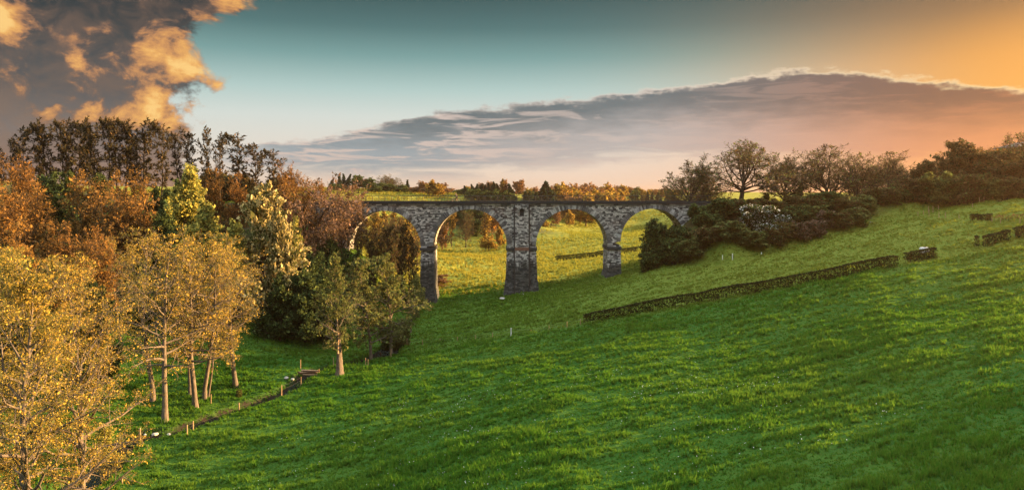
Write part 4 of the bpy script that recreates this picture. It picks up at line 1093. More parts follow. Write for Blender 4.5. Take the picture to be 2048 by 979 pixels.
# -- beyond the arches
GF = 'trees round the lit field beyond the arches'
for (nm, key, px, d, top, w_, lab) in [('field_bush', 'far_russet', 884, 290, 446, 1.0, 'orange-brown bush at the left side of the second arch'), ('field_tree', 'pole_tree', 892, 296, 400, 0.8, 'left of the two straight thin trunks seen through the second arch'), ('field_tree', 'pole_tree', 903, 300, 400, 0.8, 'right of the two straight thin trunks seen through the second arch'), ('field_tree', 'oak', 932, 298, 420, 0.6, 'crooked leaning tree in the middle of the second arch'),
                                       ('field_tree', 'far_gold', 926, 330, 412, 0.6, 'slim golden tree under the crown of the second arch'), ('field_tree', 'pole_tree', 972, 292, 402, 1.3, 'russet tree with tall dark trunk right of centre in the second arch'), ('field_tree', 'far_russet', 985, 312, 408, 0.9, 'russet tree filling the right shoulder of the second arch'), ('field_bush', 'far_gold', 978, 286, 468, 1.1, 'round yellow bush below the russet trees in the second arch'),
                                       ('field_bush', 'far_gold', 1000, 290, 450, 0.6, 'narrow bright yellow tree at the right side of the second arch'), ('field_bush', 'far_russet', 874, 300, 470, 1.0, 'low brown bush by the left pier in the second arch'), ('field_tree', 'far_gold', 1090, 372, 440, 0.7, 'orange tree low at the left side of the third arch'), ('field_tree', 'far_russet', 1112, 378, 420, 0.8, 'dark russet tree in the third arch'),
                                       ('field_tree', 'far_gold', 1138, 384, 418, 0.8, 'orange tree under the crown of the third arch'), ('field_bush', 'far_russet', 872, 176, 545, 1.0, 'low rusty bush beside the left pier beyond the second arch'), ('field_bush', 'far_russet', 874, 170, 572, 0.8, 'smaller rusty bush lower down beside the left pier')]:
    plant(nm, 'tree' if nm == 'field_tree' else 'bush', key, px, d, top, label=lab, group=GF, wide=w_, smin=0.75)
for i, (px, d, top, key) in enumerate([(868, 345, 412, 'far_green'), (900, 350, 408, 'far_green'), (935, 352, 410, 'conifer'), (948, 348, 404, 'conifer'), (962, 352, 408, 'conifer'), (1000, 350, 410, 'far_green'), (1155, 440, 412, 'far_green'), (1172, 445, 412, 'far_green'), (1190, 450, 412, 'conifer'), (1208, 452, 414, 'far_green'), (1228, 455, 414, 'conifer'), (1020, 356, 410, 'far_green')]):
    plant('far_tree', 'tree', key, px, d, top, label=f'{ORD[i]} dark tree from the left in the shaded wood behind the second and third arch', group='shaded wood behind the arches', wide=1.2, smin=1.0)

for i, (px, d, top) in enumerate([(878, 326, 418), (897, 332, 412), (916, 330, 416), (936, 326, 412), (955, 330, 410), (975, 334, 414), (995, 330, 418), (1012, 328, 424), (866, 322, 430), (946, 316, 436), (1168, 425, 425), (1186, 428, 425), (1204, 432, 426)]):
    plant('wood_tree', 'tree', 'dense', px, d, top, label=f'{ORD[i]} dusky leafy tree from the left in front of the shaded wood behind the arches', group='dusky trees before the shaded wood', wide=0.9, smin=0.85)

# -- tree line on the horizon above the deck
rows = [('conifer', 663, 420, 354), ('conifer', 678, 420, 347), ('conifer', 688, 430, 346), ('conifer', 696, 425, 347), ('far_green', 712, 430, 350), ('far_russet', 726, 430, 356), ('far_green', 736, 425, 354),
        ('conifer', 744, 440, 356), ('oak', 768, 430, 346), ('oak', 788, 440, 352), ('far_green', 760, 420, 364), ('far_green', 782, 420, 366), ('conifer', 814, 430, 358), ('far_green', 802, 425, 368), ('far_russet', 826, 430, 372), ('far_russet', 846, 420, 360), ('far_gold', 866, 400, 358), ('far_russet', 886, 410, 364),
        ('far_russet', 905, 640, 376), ('far_green', 920, 520, 378), ('far_green', 934, 500, 374), ('far_gold', 938, 560, 371), ('conifer', 946, 430, 367), ('conifer', 954, 420, 366), ('conifer', 961, 425, 366), ('conifer', 969, 420, 370), ('conifer', 977, 425, 364), ('conifer', 984, 420, 366), ('conifer', 991, 425, 362)]
rows2 = [('far_russet', 1006, 420, 357), ('pole_tree', 1003, 415, 356), ('conifer', 1024, 400, 366), ('far_russet', 1034, 420, 357), ('far_gold', 1014, 420, 372), ('pole_tree', 1044, 425, 360), ('far_gold', 1058, 440, 374), ('conifer', 1050, 390, 380), ('far_russet', 1068, 470, 372), ('conifer', 1080, 400, 366), ('conifer', 1086, 395, 372), ('conifer', 1101, 400, 361), ('conifer', 1072, 390, 382),
         ('far_gold', 1114, 420, 363), ('far_gold', 1131, 420, 368), ('far_russet', 1152, 440, 366), ('far_gold', 1156, 420, 378), ('far_russet', 1168, 450, 364), ('far_russet', 1188, 450, 367), ('far_gold', 1184, 420, 382), ('far_russet', 1202, 440, 372), ('far_gold', 1214, 450, 364), ('far_gold', 1212, 420, 380)]
rows3 = [('far_russet', 1236, 520, 369), ('far_gold', 1248, 520, 368), ('far_gold', 1262, 560, 374), ('far_green', 1272, 560, 373), ('far_gold', 1284, 540, 376), ('far_gold', 1300, 560, 377), ('conifer', 1296, 480, 382), ('conifer', 1303, 485, 384), ('conifer', 1314, 480, 383), ('conifer', 1319, 485, 385), ('far_russet', 1318, 560, 376), ('far_russet', 1334, 560, 375), ('far_gold', 1348, 540, 378), ('far_russet', 1366, 560, 377)]
rows += [('far_green', 672, 410, 366), ('far_russet', 704, 405, 368), ('far_green', 750, 405, 370), ('far_russet', 834, 420, 372), ('far_russet', 855, 410, 370), ('far_gold', 876, 400, 366), ('far_green', 912, 480, 380), ('far_green', 926, 430, 376), ('far_green', 940, 400, 378), ('far_green', 956, 395, 378), ('far_green', 972, 398, 379), ('far_green', 988, 396, 378), ('conifer', 931, 425, 370), ('conifer', 949, 415, 372), ('conifer', 998, 418, 366), ('far_russet', 965, 445, 364), ('far_russet', 982, 445, 361)]
rows2 += [('far_green', 1008, 396, 380), ('far_green', 1062, 395, 380), ('far_gold', 1094, 420, 370), ('far_russet', 1106, 430, 368), ('far_gold', 1122, 425, 365), ('far_gold', 1140, 430, 371), ('far_russet', 1160, 440, 366), ('far_gold', 1172, 400, 384), ('far_gold', 1196, 430, 376), ('far_russet', 1178, 455, 366), ('far_russet', 1208, 460, 368), ('far_gold', 1222, 430, 378), ('far_russet', 1146, 400, 384)]
rows3 += [('far_russet', 1228, 500, 372), ('far_gold', 1242, 480, 376), ('far_russet', 1256, 540, 371), ('far_green', 1268, 500, 380), ('far_gold', 1290, 500, 380), ('far_russet', 1308, 540, 378), ('far_gold', 1326, 520, 379), ('far_green', 1340, 500, 380)]
for rw, where in ((rows, 'left of the middle pier'), (rows2, 'above the third arch'), (rows3, 'above the fourth arch')):
    cnt = {}
    rw = sorted(rw, key=lambda q: q[1])
    for key, px, d, top in rw:
        nm, wd = {'conifer': ('conifer_tree', 'dark conifer'), 'far_green': ('green_tree', 'dull green tree'), 'far_russet': ('russet_tree', 'russet bare tree'), 'far_gold': ('golden_tree', 'golden lit tree'), 'oak': ('oak_tree', 'bare dark domed tree'), 'pole_tree': ('pole_tree', 'thin tall bare tree')}[key]
        c = cnt.get(key, 0); cnt[key] = c + 1
        plant(nm, 'tree', key, px, d, top, label=f'{ORD[c]} {wd} from the left on the horizon {where}', group='tree line on the horizon', wide=1.15 if key != 'oak' else 1.0, smin=0.5 if key in ('conifer', 'pole_tree') else 0.8)
# unseen mass of crowns off to the right, added to shade the near slope
def unseen_woods():
    rg = np.random.default_rng(8); VV = []; QQ = []; b = 0
    for i in range(26):
        cx = rg.uniform(108, 165); cy = rg.uniform(28, 74); h = rg.uniform(10, 15); z0 = gz(cx, cy)
        n = 1500
        d = rg.normal(0, 1, (n, 3)); d /= np.linalg.norm(d, axis=1, keepdims=True); rad = rg.random(n)[:, None] ** 0.4
        lump = 0.75 + 0.5 * vnoise(d[:, 0] * 2 + 5 * i, d[:, 1] * 2 + d[:, 2] * 2, i)[:, None]
        c = np.array([cx, cy, z0 + h * 0.55]) + d * rad * lump * np.array([4.2, 4.2, h * 0.5])
        u = rg.normal(0, 1, (n, 3)); u /= np.linalg.norm(u, axis=1, keepdims=True); w = np.cross(u, rg.normal(0, 1, (n, 3))); w /= np.linalg.norm(w, axis=1, keepdims=True) + 1e-9
        V = np.stack([c - u * .35, c + w * .28, c + u * .35, c - w * .28], 1).reshape(-1, 3); VV.append(V)
    VV = np.concatenate(VV)
    tag(link('shade_woods', mesh_np('shade_woods', VV, np.arange(len(VV)).reshape(-1, 4), [M['lf_dark']])), kind='stuff')


unseen_woods()
#@@SECTION small


# ------------------------------------------------------------------ hedges
def hedge(pts, label, w=0.9, h=1.7, seed=1, gap=0.30, dens=330, leafm=None):
    """clipped field hedge along ground points, stems showing below the foliage"""
    rg = np.random.default_rng(seed)
    P_ = np.array([[p.x, p.y] for p in pts])
    L = np.hypot(*(P_[1:] - P_[:-1]).T); tot = L.sum(); cum = np.concatenate([[0], np.cumsum(L)])
    root = empty('hedge', (P_[0][0], P_[0][1], gz(*P_[0])))
    tag(root, label, 'hedge', 'field hedges')
    n = int(dens * tot)
    s = rg.random(n) * tot; k = np.clip(np.searchsorted(cum, s) - 1, 0, len(L) - 1); f = (s - cum[k]) / L[k]
    xy = P_[k] * (1 - f[:, None]) + P_[k + 1] * f[:, None]
    dirv = (P_[k + 1] - P_[k]) / L[k][:, None]; nv = np.stack([-dirv[:, 1], dirv[:, 0]], 1)
    hv = h * (0.92 + 0.16 * fbm(s * 0.5, s * 0 + seed, seed, 3))
    thin = fbm(s * 0.9, s * 0 + 3.3, seed + 5, 2)
    a = rg.uniform(-1, 1, n); zz = rg.random(n)
    g0 = np.where(thin < 0.30, gap + 0.25, gap * rg.random(n))
    z = g0 + (hv - g0) * np.where(rg.random(n) < 0.35, 1 - 0.1 * zz, zz)
    xy = xy + nv * (a * w / 2)[:, None]
    gzv = land(xy[:, 0], xy[:, 1], False)
    c = np.stack([xy[:, 0], xy[:, 1], gzv + z], 1)
    u = rg.normal(0, 1, (n, 3)); u /= np.linalg.norm(u, axis=1, keepdims=True); wv = np.cross(u, rg.normal(0, 1, (n, 3))); wv /= np.linalg.norm(wv, axis=1, keepdims=True) + 1e-9
    Ls = 0.20 * rg.lognormal(0, 0.3, n)[:, None]
    V = np.stack([c - u * Ls * .5, c + wv * Ls * .35, c + u * Ls * .5, c - wv * Ls * .35], 1).reshape(-1, 3)
    link('foliage', mesh_np('hedge_foliage', V, np.arange(len(V)).reshape(-1, 4), [leafm or M['lf_hedge']]), root)
    mb = MB(); q = 0.0
    while q < tot:
        kk = min(len(L) - 1, int(np.searchsorted(cum, q, 'right') - 1)); ff = (q - cum[kk]) / L[kk]; b = P_[kk] * (1 - ff) + P_[kk + 1] * ff
        z0 = gz(*b)
        mb.tube((b[0], b[1], z0 - 0.1), (b[0] + rg.normal(0, .1), b[1] + rg.normal(0, .1), z0 + h * 0.85), 0.035, 0.015, 4)
        q += rg.uniform(0.25, 0.6)
    mb.build('stems', M['bark_dark'], root)
    return root


hedge([G(px, py) for px, py in [(1167, 650), (1250, 634), (1340, 616), (1420, 603), (1500, 589), (1600, 570), (1700, 551), (1796, 533)]], 'long clipped dark hedge running up the slope from the middle of the meadow', seed=1)
hedge([G(px, py) for px, py in [(1811, 528), (1840, 522), (1871, 517)]], 'short hedge with a white tank behind its upper end', seed=2)
hedge([G(px, py) for px, py in [(1950, 496), (1958, 494)]], 'single clipped stump of hedge left of the upper hedge', seed=3)
hedge([G(px, py) for px, py in [(1968, 494), (1995, 487), (2019, 481)]], 'upper hedge on the right slope below the picture edge', seed=4)
hedge([G(px, py) for px, py in [(2030, 480), (2046, 475), (2070, 468)]], 'hedge end cut by the right picture edge', seed=5)
hedge([G(px, py) for px, py in [(1941, 442), (1960, 442), (1985, 441)]], 'dark square hedge on the hill below the brown wood', seed=6, h=1.1)
hedge([G(px, py) for px, py in [(1990, 443), (2020, 441), (2060, 438)]], 'thin brownish hedge trailing right from the dark square hedge', seed=7, h=0.9, dens=60, leafm=M['lf_brown'])
hedge([G(px, py) for px, py in [(1112, 523), (1140, 520), (1176, 516), (1206, 512)]], 'low dark hedge in the lit field seen through the third arch', seed=8, w=1.0)
hedge([G(px, py) for px, py in [(1242, 508), (1274, 503)]], 'low dark hedge in the lit field seen through the fourth arch', seed=9, w=1.0)


# ------------------------------------------------------------------ fences
def post(px, py, hpx, label, group, thick=0.05, m='wood', lean=0.0):
    p = G(px, py); h = max(0.5, hpx / F * p.y)
    mb = MB(); rg = random.Random(px * 7 + py)
    n = 7; V = []
    for i, (z, r) in enumerate(((-0.3, thick * 1.1), (h * 0.5, thick), (h - 0.04, thick * 0.93), (h, thick * 0.7))):
        for k in range(n):
            t = 2 * math.pi * k / n; V.append((r * math.cos(t) * rg.uniform(.9, 1.1) + lean * z, r * math.sin(t), z + (0.03 * math.cos(t) if i == 3 else 0)))
    Q = [(i * n + k, i * n + (k + 1) % n, (i + 1) * n + (k + 1) % n, (i + 1) * n + k) for i in range(3) for k in range(n)] + [tuple(range(3 * n, 4 * n))]
    mb.add(V, Q)
    o = mb.build('fence_post', M[m]); o.location = p
    return tag(o, label, 'fence post', group), p, h


def wire(name_pts, label, frac=(0.9, 0.5)):
    mb = MB()
    for f in frac:
        for (p, h), (q, k) in zip(name_pts[:-1], name_pts[1:]):
            a = p + Vector((0, 0, h * f)); b = q + Vector((0, 0, k * f)); m_ = (a + b) / 2 - Vector((0, 0, 0.05))
            mb.tube(a, m_, 0.006, n=3); mb.tube(m_, b, 0.006, n=3)
    return tag(mb.build('fence_wire', M['wire']), label, 'fence wire')


sp = []
SPG = 'posts of the stream fence'
for px, py, hp, th, lab in [(280, 880, 22, 0.11, 'thick orange-brown post stump nearest the viewer beside the stream'), (374, 870, 19, 0.08, 'brown post below the flared golden alder bole'), (386, 859, 17, 0.08, 'brown post close behind another one, below the flared bole'), (478, 825, 18, 0.07, 'pale post below the lone right-hand alder of the stream group'), (563, 790, 19, 0.075, 'pale yellow post between the stream group and the brushwood pile'), (602, 768, 14, 0.05, 'thin post in front of the brushwood pile')]:
    o, p, h = post(px, py, hp, lab, SPG, th); sp.append((p, h))
wire(sp, 'slack fence wire along the near side of the stream')
for px, py, hp, th, lab in [(601, 738, 19, 0.06, 'tall pale post at the left end of the brushwood pile'), (638, 749, 10, 0.06, 'short brown post at the right end of the brushwood pile'), (667, 731, 16, 0.05, 'thin pale stake left of the split trunk'), (731, 731, 15, 0.06, 'thin pale stake left of the shining pool'), (736, 731, 12, 0.06, 'dark stake left of the shining pool'), (782, 715, 18, 0.06, 'reddish stake at the right edge of the shining pool'),
                            (422, 806, 18, 0.06, 'pale splintered stake on the far bank below the lone alder'), (190, 905, 16, 0.08, 'post in the shade below the nearest golden tree'), (244, 972, 16, 0.09, 'dark post at the bottom edge beside the ditch')]:
    post(px, py, hp, lab, SPG, th)
mp = []
for i, (px, py, hp, th) in enumerate([(814, 693, 17, .045), (845, 689, 11, .05), (880, 686, 9, .05), (915, 682, 9, .05), (951, 680, 10, .05), (985, 677, 11, .055)]):
    o, p, h = post(px, py, hp, f'{ORD[i]} thin post from the pool in the meadow fence left of the tall white post', 'posts of the meadow fence', th); mp.append((p, h))
o, p, h = post(1022, 673, 17, 'tall white post in the meadow fence between pool and long hedge', 'posts of the meadow fence', 0.085, 'white'); mp.append((p, h))
for i, (px, py, hp, th) in enumerate([(1062, 668, 9, .05), (1098, 660, 9, .05), (1134, 654, 11, .05), (1161, 652, 15, .055)]):
    o, p, h = post(px, py, hp, f'{ORD[i]} thin post from the tall white post towards the long hedge', 'posts of the meadow fence', th); mp.append((p, h))
wire(mp, 'thin fence wire from the pool across the meadow to the long hedge')
for i, (px, py, hp) in enumerate([(1836, 432, 8), (1847, 430, 8), (1857, 424, 10), (1858, 433, 14), (1866, 424, 12), (1877, 421, 10), (1878, 433, 9), (1891, 434, 10), (1918, 438, 9), (1945, 414, 7), (1959, 408, 13), (1968, 406, 12), (1985, 403, 9), (1984, 446, 11), (2001, 446, 9), (2040, 447, 12)]):
    post(px, py, hp, f'{ORD[i]} pale stake from the left on the hill below the brown wood', 'stakes on the right hill', 0.06)
post(1465, 519, 11, 'white stake, taller of two at the meadow edge below the thicket', 'stakes below the thicket', 0.08, 'white')
post(1445, 521, 7, 'white stake, shorter of two at the meadow edge below the thicket', 'stakes below the thicket', 0.07, 'white')
post(1523, 511, 5, 'tiny white stake at the meadow edge below the white blossom', 'stakes below the thicket', 0.09, 'white')
for i, (px, py) in enumerate([(1107, 512), (1118, 516), (900, 532), (916, 531), (930, 529), (948, 527), (965, 525), (983, 523), (1000, 521)]):
    post(px, py, 8, f'{ORD[i - 2]} dark post from the left across the lit field behind the second arch' if i >= 2 else ('tall dark post at the end of the hedge behind the third arch', 'second dark post at the end of the hedge behind the third arch')[i], 'posts in the lit field', 0.07, 'bark_dark')


# ------------------------------------------------------------------ stones
def stone(p, r, label, seed):
    bm = bmesh.new(); bmesh.ops.create_icosphere(bm, subdivisions=2, radius=r); rg = random.Random(seed)
    for v in bm.verts:
        v.co = Vector((v.co.x * 1.35, v.co.y, v.co.z * 0.62)) * rg.uniform(0.82, 1.12)
    me = bpy.data.meshes.new('stone'); bm.to_mesh(me); bm.free(); me.materials.append(M['rock'])
    o = link('stone', me); o.location = (p.x, p.y, p.z + r * 0.3); o.rotation_euler = (0, 0, rg.uniform(0, 3))
    return tag(o, label, 'stone', 'pale stones lying in the grass')


for i, (px, py, r, lab) in enumerate([(1005, 599, 0.50, 'pale flat stone in the grass left of the middle pier foot'), (1040, 590, 0.32, 'pale stone against the middle of the middle pier foot'), (1046, 589, 0.22, 'smallest pale stone against the middle pier foot'), (573, 757, 0.32, 'brownish white boulder, left of two before the brushwood pile'), (585, 759, 0.27, 'grey white boulder, right of two before the brushwood pile'), (310, 871, 0.28, 'white stone in the stream bed right of the thick post stump'), (290, 871, 0.16, 'small pale stone beside the thick post stump'), (338, 869, 0.22, 'grey stone in the stream bed below the straight bole'), (1742, 447, 0.25, 'small pale stone on the hill above the narrow end of the thicket')]):
    stone(G(px, py), r, lab, i)


# ------------------------------------------------------------------ brushwood pile across the stream
def brush_pile():
    p = G(618, 748)
    root = empty('brushwood_pile', p)
    tag(root, 'long heap of brown logs and brushwood lying across the stream', 'log pile')
    rg = random.Random(9)
    for k in range(13):
        L = rg.uniform(1.7, 2.6); r = rg.uniform(0.07, 0.13)
        y = (k % 5) * 0.24 - 0.5; z = 0.10 + (k // 5) * 0.22 + rg.uniform(-.03, .03); x = rg.uniform(-.45, .45); a = rg.uniform(-.12, .12)
        mb = MB(); mb.tube((x - L / 2, y - a, z), (x + L / 2, y + a, z + rg.uniform(-.08, .08)), r, r * .8, 7)
        mb.build('log', M['bark_red'] if k % 3 else M['oldwood'], root, world=False)


brush_pile()


# ------------------------------------------------------------------ split trunk tree
def split_tree():
    root = P('alder_green', 678, 0, 0, h=1) if False else None
    p = G(679, 748); x, d = p.x, p.y
    h = HC - (500 - HOR) / F * d - p.z
    k = proto('alder_green', 1); s = h / k['H']
    root = empty('split_tree', (x, d, p.z - 0.1))
    tag(root, 'tree with thick split weathered bole and one dead limb, alone by the stream', 'tree')
    for nm, me_ in (('trunk', k['me'][0]), ('crown', k['me'][1])):
        o = bpy.data.objects.new(nm, me_); COL.objects.link(o); o.parent = root; o.scale = (s * 0.68, s * 0.68, s); o.rotation_euler = (0, 0, 2.2)
    g = random.Random(3); V = []; Q = []; n = 14; lv = 12
    for i in range(lv):
        t = i / (lv - 1); z = t * 5.2; r = 0.50 * (1 - 0.5 * t) * (1 + 0.35 * math.exp(-t * 14))
        for j in range(n):
            a = 2 * math.pi * j / n; rr = r * (1 + 0.13 * math.sin(a * 3 + t * 2) + g.uniform(-.07, .07))
            if i == lv - 1: z2 = z - (0.9 if math.cos(a - 0.5) < 0 else 0) + g.uniform(-.3, .3)
            else: z2 = z
            V.append((rr * math.cos(a) - 0.10 * t, rr * math.sin(a), z2))
    for i in range(lv - 1):
        for j in range(n): Q.append((i * n + j, i * n + (j + 1) % n, (i + 1) * n + (j + 1) % n, (i + 1) * n + j))
    mb = MB(); mb.add(V, Q); mb.build('split_bole', M['bark_grey'], root, world=False, smooth=True)
    mb = MB()
    for i in range(5):
        z = 3.0 + i * 0.55; mb.tube((-0.12 + i * .01, -0.42 + i * 0.05, z), (-0.1 + i * .01, -0.36 + i * 0.05, z + 0.62), 0.17 - i * .02, 0.14 - i * .02, 6)
    mb.build('heartwood_scar', M['oldwood'], root, world=False)
    mb = MB(); pts = [(-0.2, 0, 3.4), (-0.7, -0.1, 4.2), (-1.25, -0.15, 5.2), (-1.6, -0.1, 6.1), (-1.75, 0, 6.7)]
    for i in range(4): mb.tube(pts[i], pts[i + 1], 0.24 - 0.045 * i, 0.20 - 0.045 * i, 7)
    mb.build('dead_limb', M['bark_dark'], root, world=False)


split_tree()
# scrub at the pool and sapling shrubs near the viewer
plant('pool_scrub', 'bush', 'bush', 780, 119, 655, label='dark scrub clump overhanging the far edge of the shining pool', group='scrub by the stream', wide=0.75)
plant('pool_scrub', 'bush', 'bush_olive', 800, 119, 640, label='grey-brown scrub right of the pool under the alders', group='scrub by the stream', wide=0.8)
plant('bank_shrub', 'bush', 'yellow', 213, 72, 838, label='small yellow-leaved shrub on a thin stem at the lower edge of the nearest crown', group='scrub by the stream', wide=1.0)
plant('bank_shrub', 'bush', 'bush_olive', 478, 92, 800, label='small grey-green shrub at the foot of the lone alder', group='scrub by the stream', wide=0.8, hmin=1.0)
plant('pier_bush', 'bush', 'yellow', 836, 140, 548, label='yellowish bush against the foot of the left visible pier', group='scrub by the stream', wide=0.8)


# ------------------------------------------------------------------ houses, tank
def white_house():
    x, y = (899 - 1024) / F * 640, 640.0; z = HC - (391 - HOR) / F * 640
    root = empty('farmhouse', (x, y, z)); tag(root, 'small white gabled house far off on the horizon left of the conifers', 'house')
    mb = MB(); mb.box(-5, 2.0, 0, 5, -3, 3.0)
    mb.add([(2.0, 0, 3.0), (2.0, 5, 3.0), (2.0, 2.5, 6.2)], [(0, 1, 2)]); mb.add([(-5, 0, 3.0), (-5, 5, 3.0), (-5, 2.5, 6.2)], [(2, 1, 0)])
    mb.add([(0.4, -0.6, -3), (2.3, -0.6, -3), (2.3, -0.6, 4.0), (1.35, -0.6, 6.6), (0.4, -0.6, 4.0), (0.4, 0.01, -3), (2.3, 0.01, -3), (2.3, 0.01, 4.0), (1.35, 0.01, 6.6), (0.4, 0.01, 4.0)],
           [(0, 1, 2, 3, 4), (1, 6, 7, 2), (0, 4, 9, 5)])
    wl = mb.build('wall', M['render'], root, world=False)
    mb = MB()
    for sy in (0, 1):
        ye, yr = (-0.5, 2.5) if sy == 0 else (5.5, 2.5)
        mb.add([(-5.4, ye, 2.7), (2.05, ye, 2.7), (2.05, yr, 6.4), (-5.4, yr, 6.4), (-5.4, ye, 2.9), (2.05, ye, 2.9), (2.05, yr, 6.65), (-5.4, yr, 6.65)], [(0, 1, 2, 3), (7, 6, 5, 4), (0, 4, 5, 1), (1, 5, 6, 2), (3, 7, 4, 0)])
    mb.box(-3.0, -2.3, 2.1, 2.9, 6.0, 7.5)
    mb.build('roof', M['rooftile'], root, world=False)
    for xx in (-4, -2.4, -0.9):
        mb = MB(); mb.box(xx, xx + 0.8, -0.04, 0.02, 0.6, 2.0); mb.build('window', M['glass'], wl, world=False)


def hill_house():
    y = 176.0; x = (2036 - 1024) / F * y; zt_ = HC - (293 - HOR) / F * y; z = gz(x + 4, y)
    root = empty('hill_house', (x, y, z)); tag(root, 'dark brick house with overhanging flat eaves at the right picture edge', 'house')
    h = zt_ - z
    mb = MB(); mb.box(0, 9, 0, 8, -1, h - 0.25); wl = mb.build('wall', M['brickwall'], root, world=False)
    mb = MB(); mb.frus((-0.6, 9.6, -0.6, 8.6), (-0.6, 9.6, -0.6, 8.6), h - 0.249, h); mb.frus((-0.5, 9.5, -0.5, 8.5), (3, 6, 3, 5), h + 0.002, h + 1.3)
    mb.build('roof', M['rooftile'], root, world=False)
    for xx in (1.5, 5.5):
        for zz in (h - 2.6, h - 5.4):
            mb = MB(); mb.box(xx, xx + 1.2, -0.05, 0.05, zz, zz + 1.4); w_ = mb.build('window', M['coping'], wl, world=False)
            mb = MB(); mb.box(xx + .1, xx + 1.1, -0.07, -0.051, zz + .1, zz + 1.3); mb.build('pane', M['glass'], w_, world=False)


def tank():
    p = G(1860, 514); p = Vector((p.x, p.y + 1.6, gz(p.x, p.y + 1.6)))
    root = empty('water_tank', p); tag(root, 'white rounded water tank standing behind the upper end of the short hedge', 'water tank')
    bm = bmesh.new(); bmesh.ops.create_cube(bm, size=1.0)
    for v in bm.verts: v.co = Vector((v.co.x * 1.35 * (0.92 if v.co.z > 0 else 1), v.co.y * 1.0 * (0.9 if v.co.z > 0 else 1), (v.co.z + 0.5) * 1.0 + 0.15))
    bmesh.ops.bevel(bm, geom=list(bm.edges), offset=0.14, segments=3, affect='EDGES')
    me = bpy.data.meshes.new('tank_body'); bm.to_mesh(me); bm.free(); me.materials.append(M['white']); link('body', me, root, world=False)
    mb = MB(); mb.tube((0.1, 0, 1.15), (0.1, 0, 1.22), 0.2, 0.19, 12); mb.build('lid', M['iron'], root, world=False)
    mb = MB(); mb.box(-.7, .7, -.5, .5, -.1, 0.15); mb.build('stand', M['wood'], root, world=False)


white_house(); hill_house(); tank()


# ------------------------------------------------------------------ cyclist on the deck
def skin(name, verts, edges, m, parent, root=0):
    me = bpy.data.meshes.new(name); me.from_pydata([v[:3] for v in verts], edges, []); me.materials.append(m)
    o = bpy.data.objects.new(name, me); COL.objects.link(o); o.parent = parent
    md = o.modifiers.new('skin', 'SKIN')
    for i, v in enumerate(verts):
        me.skin_vertices[0].data[i].radius = (v[3], v[3] if len(v) < 5 else v[4])
    me.skin_vertices[0].data[root].use_root = True
    o.modifiers.new('sub', 'SUBSURF').levels = 1
    o.modifiers['sub'].render_levels = 1
    return o


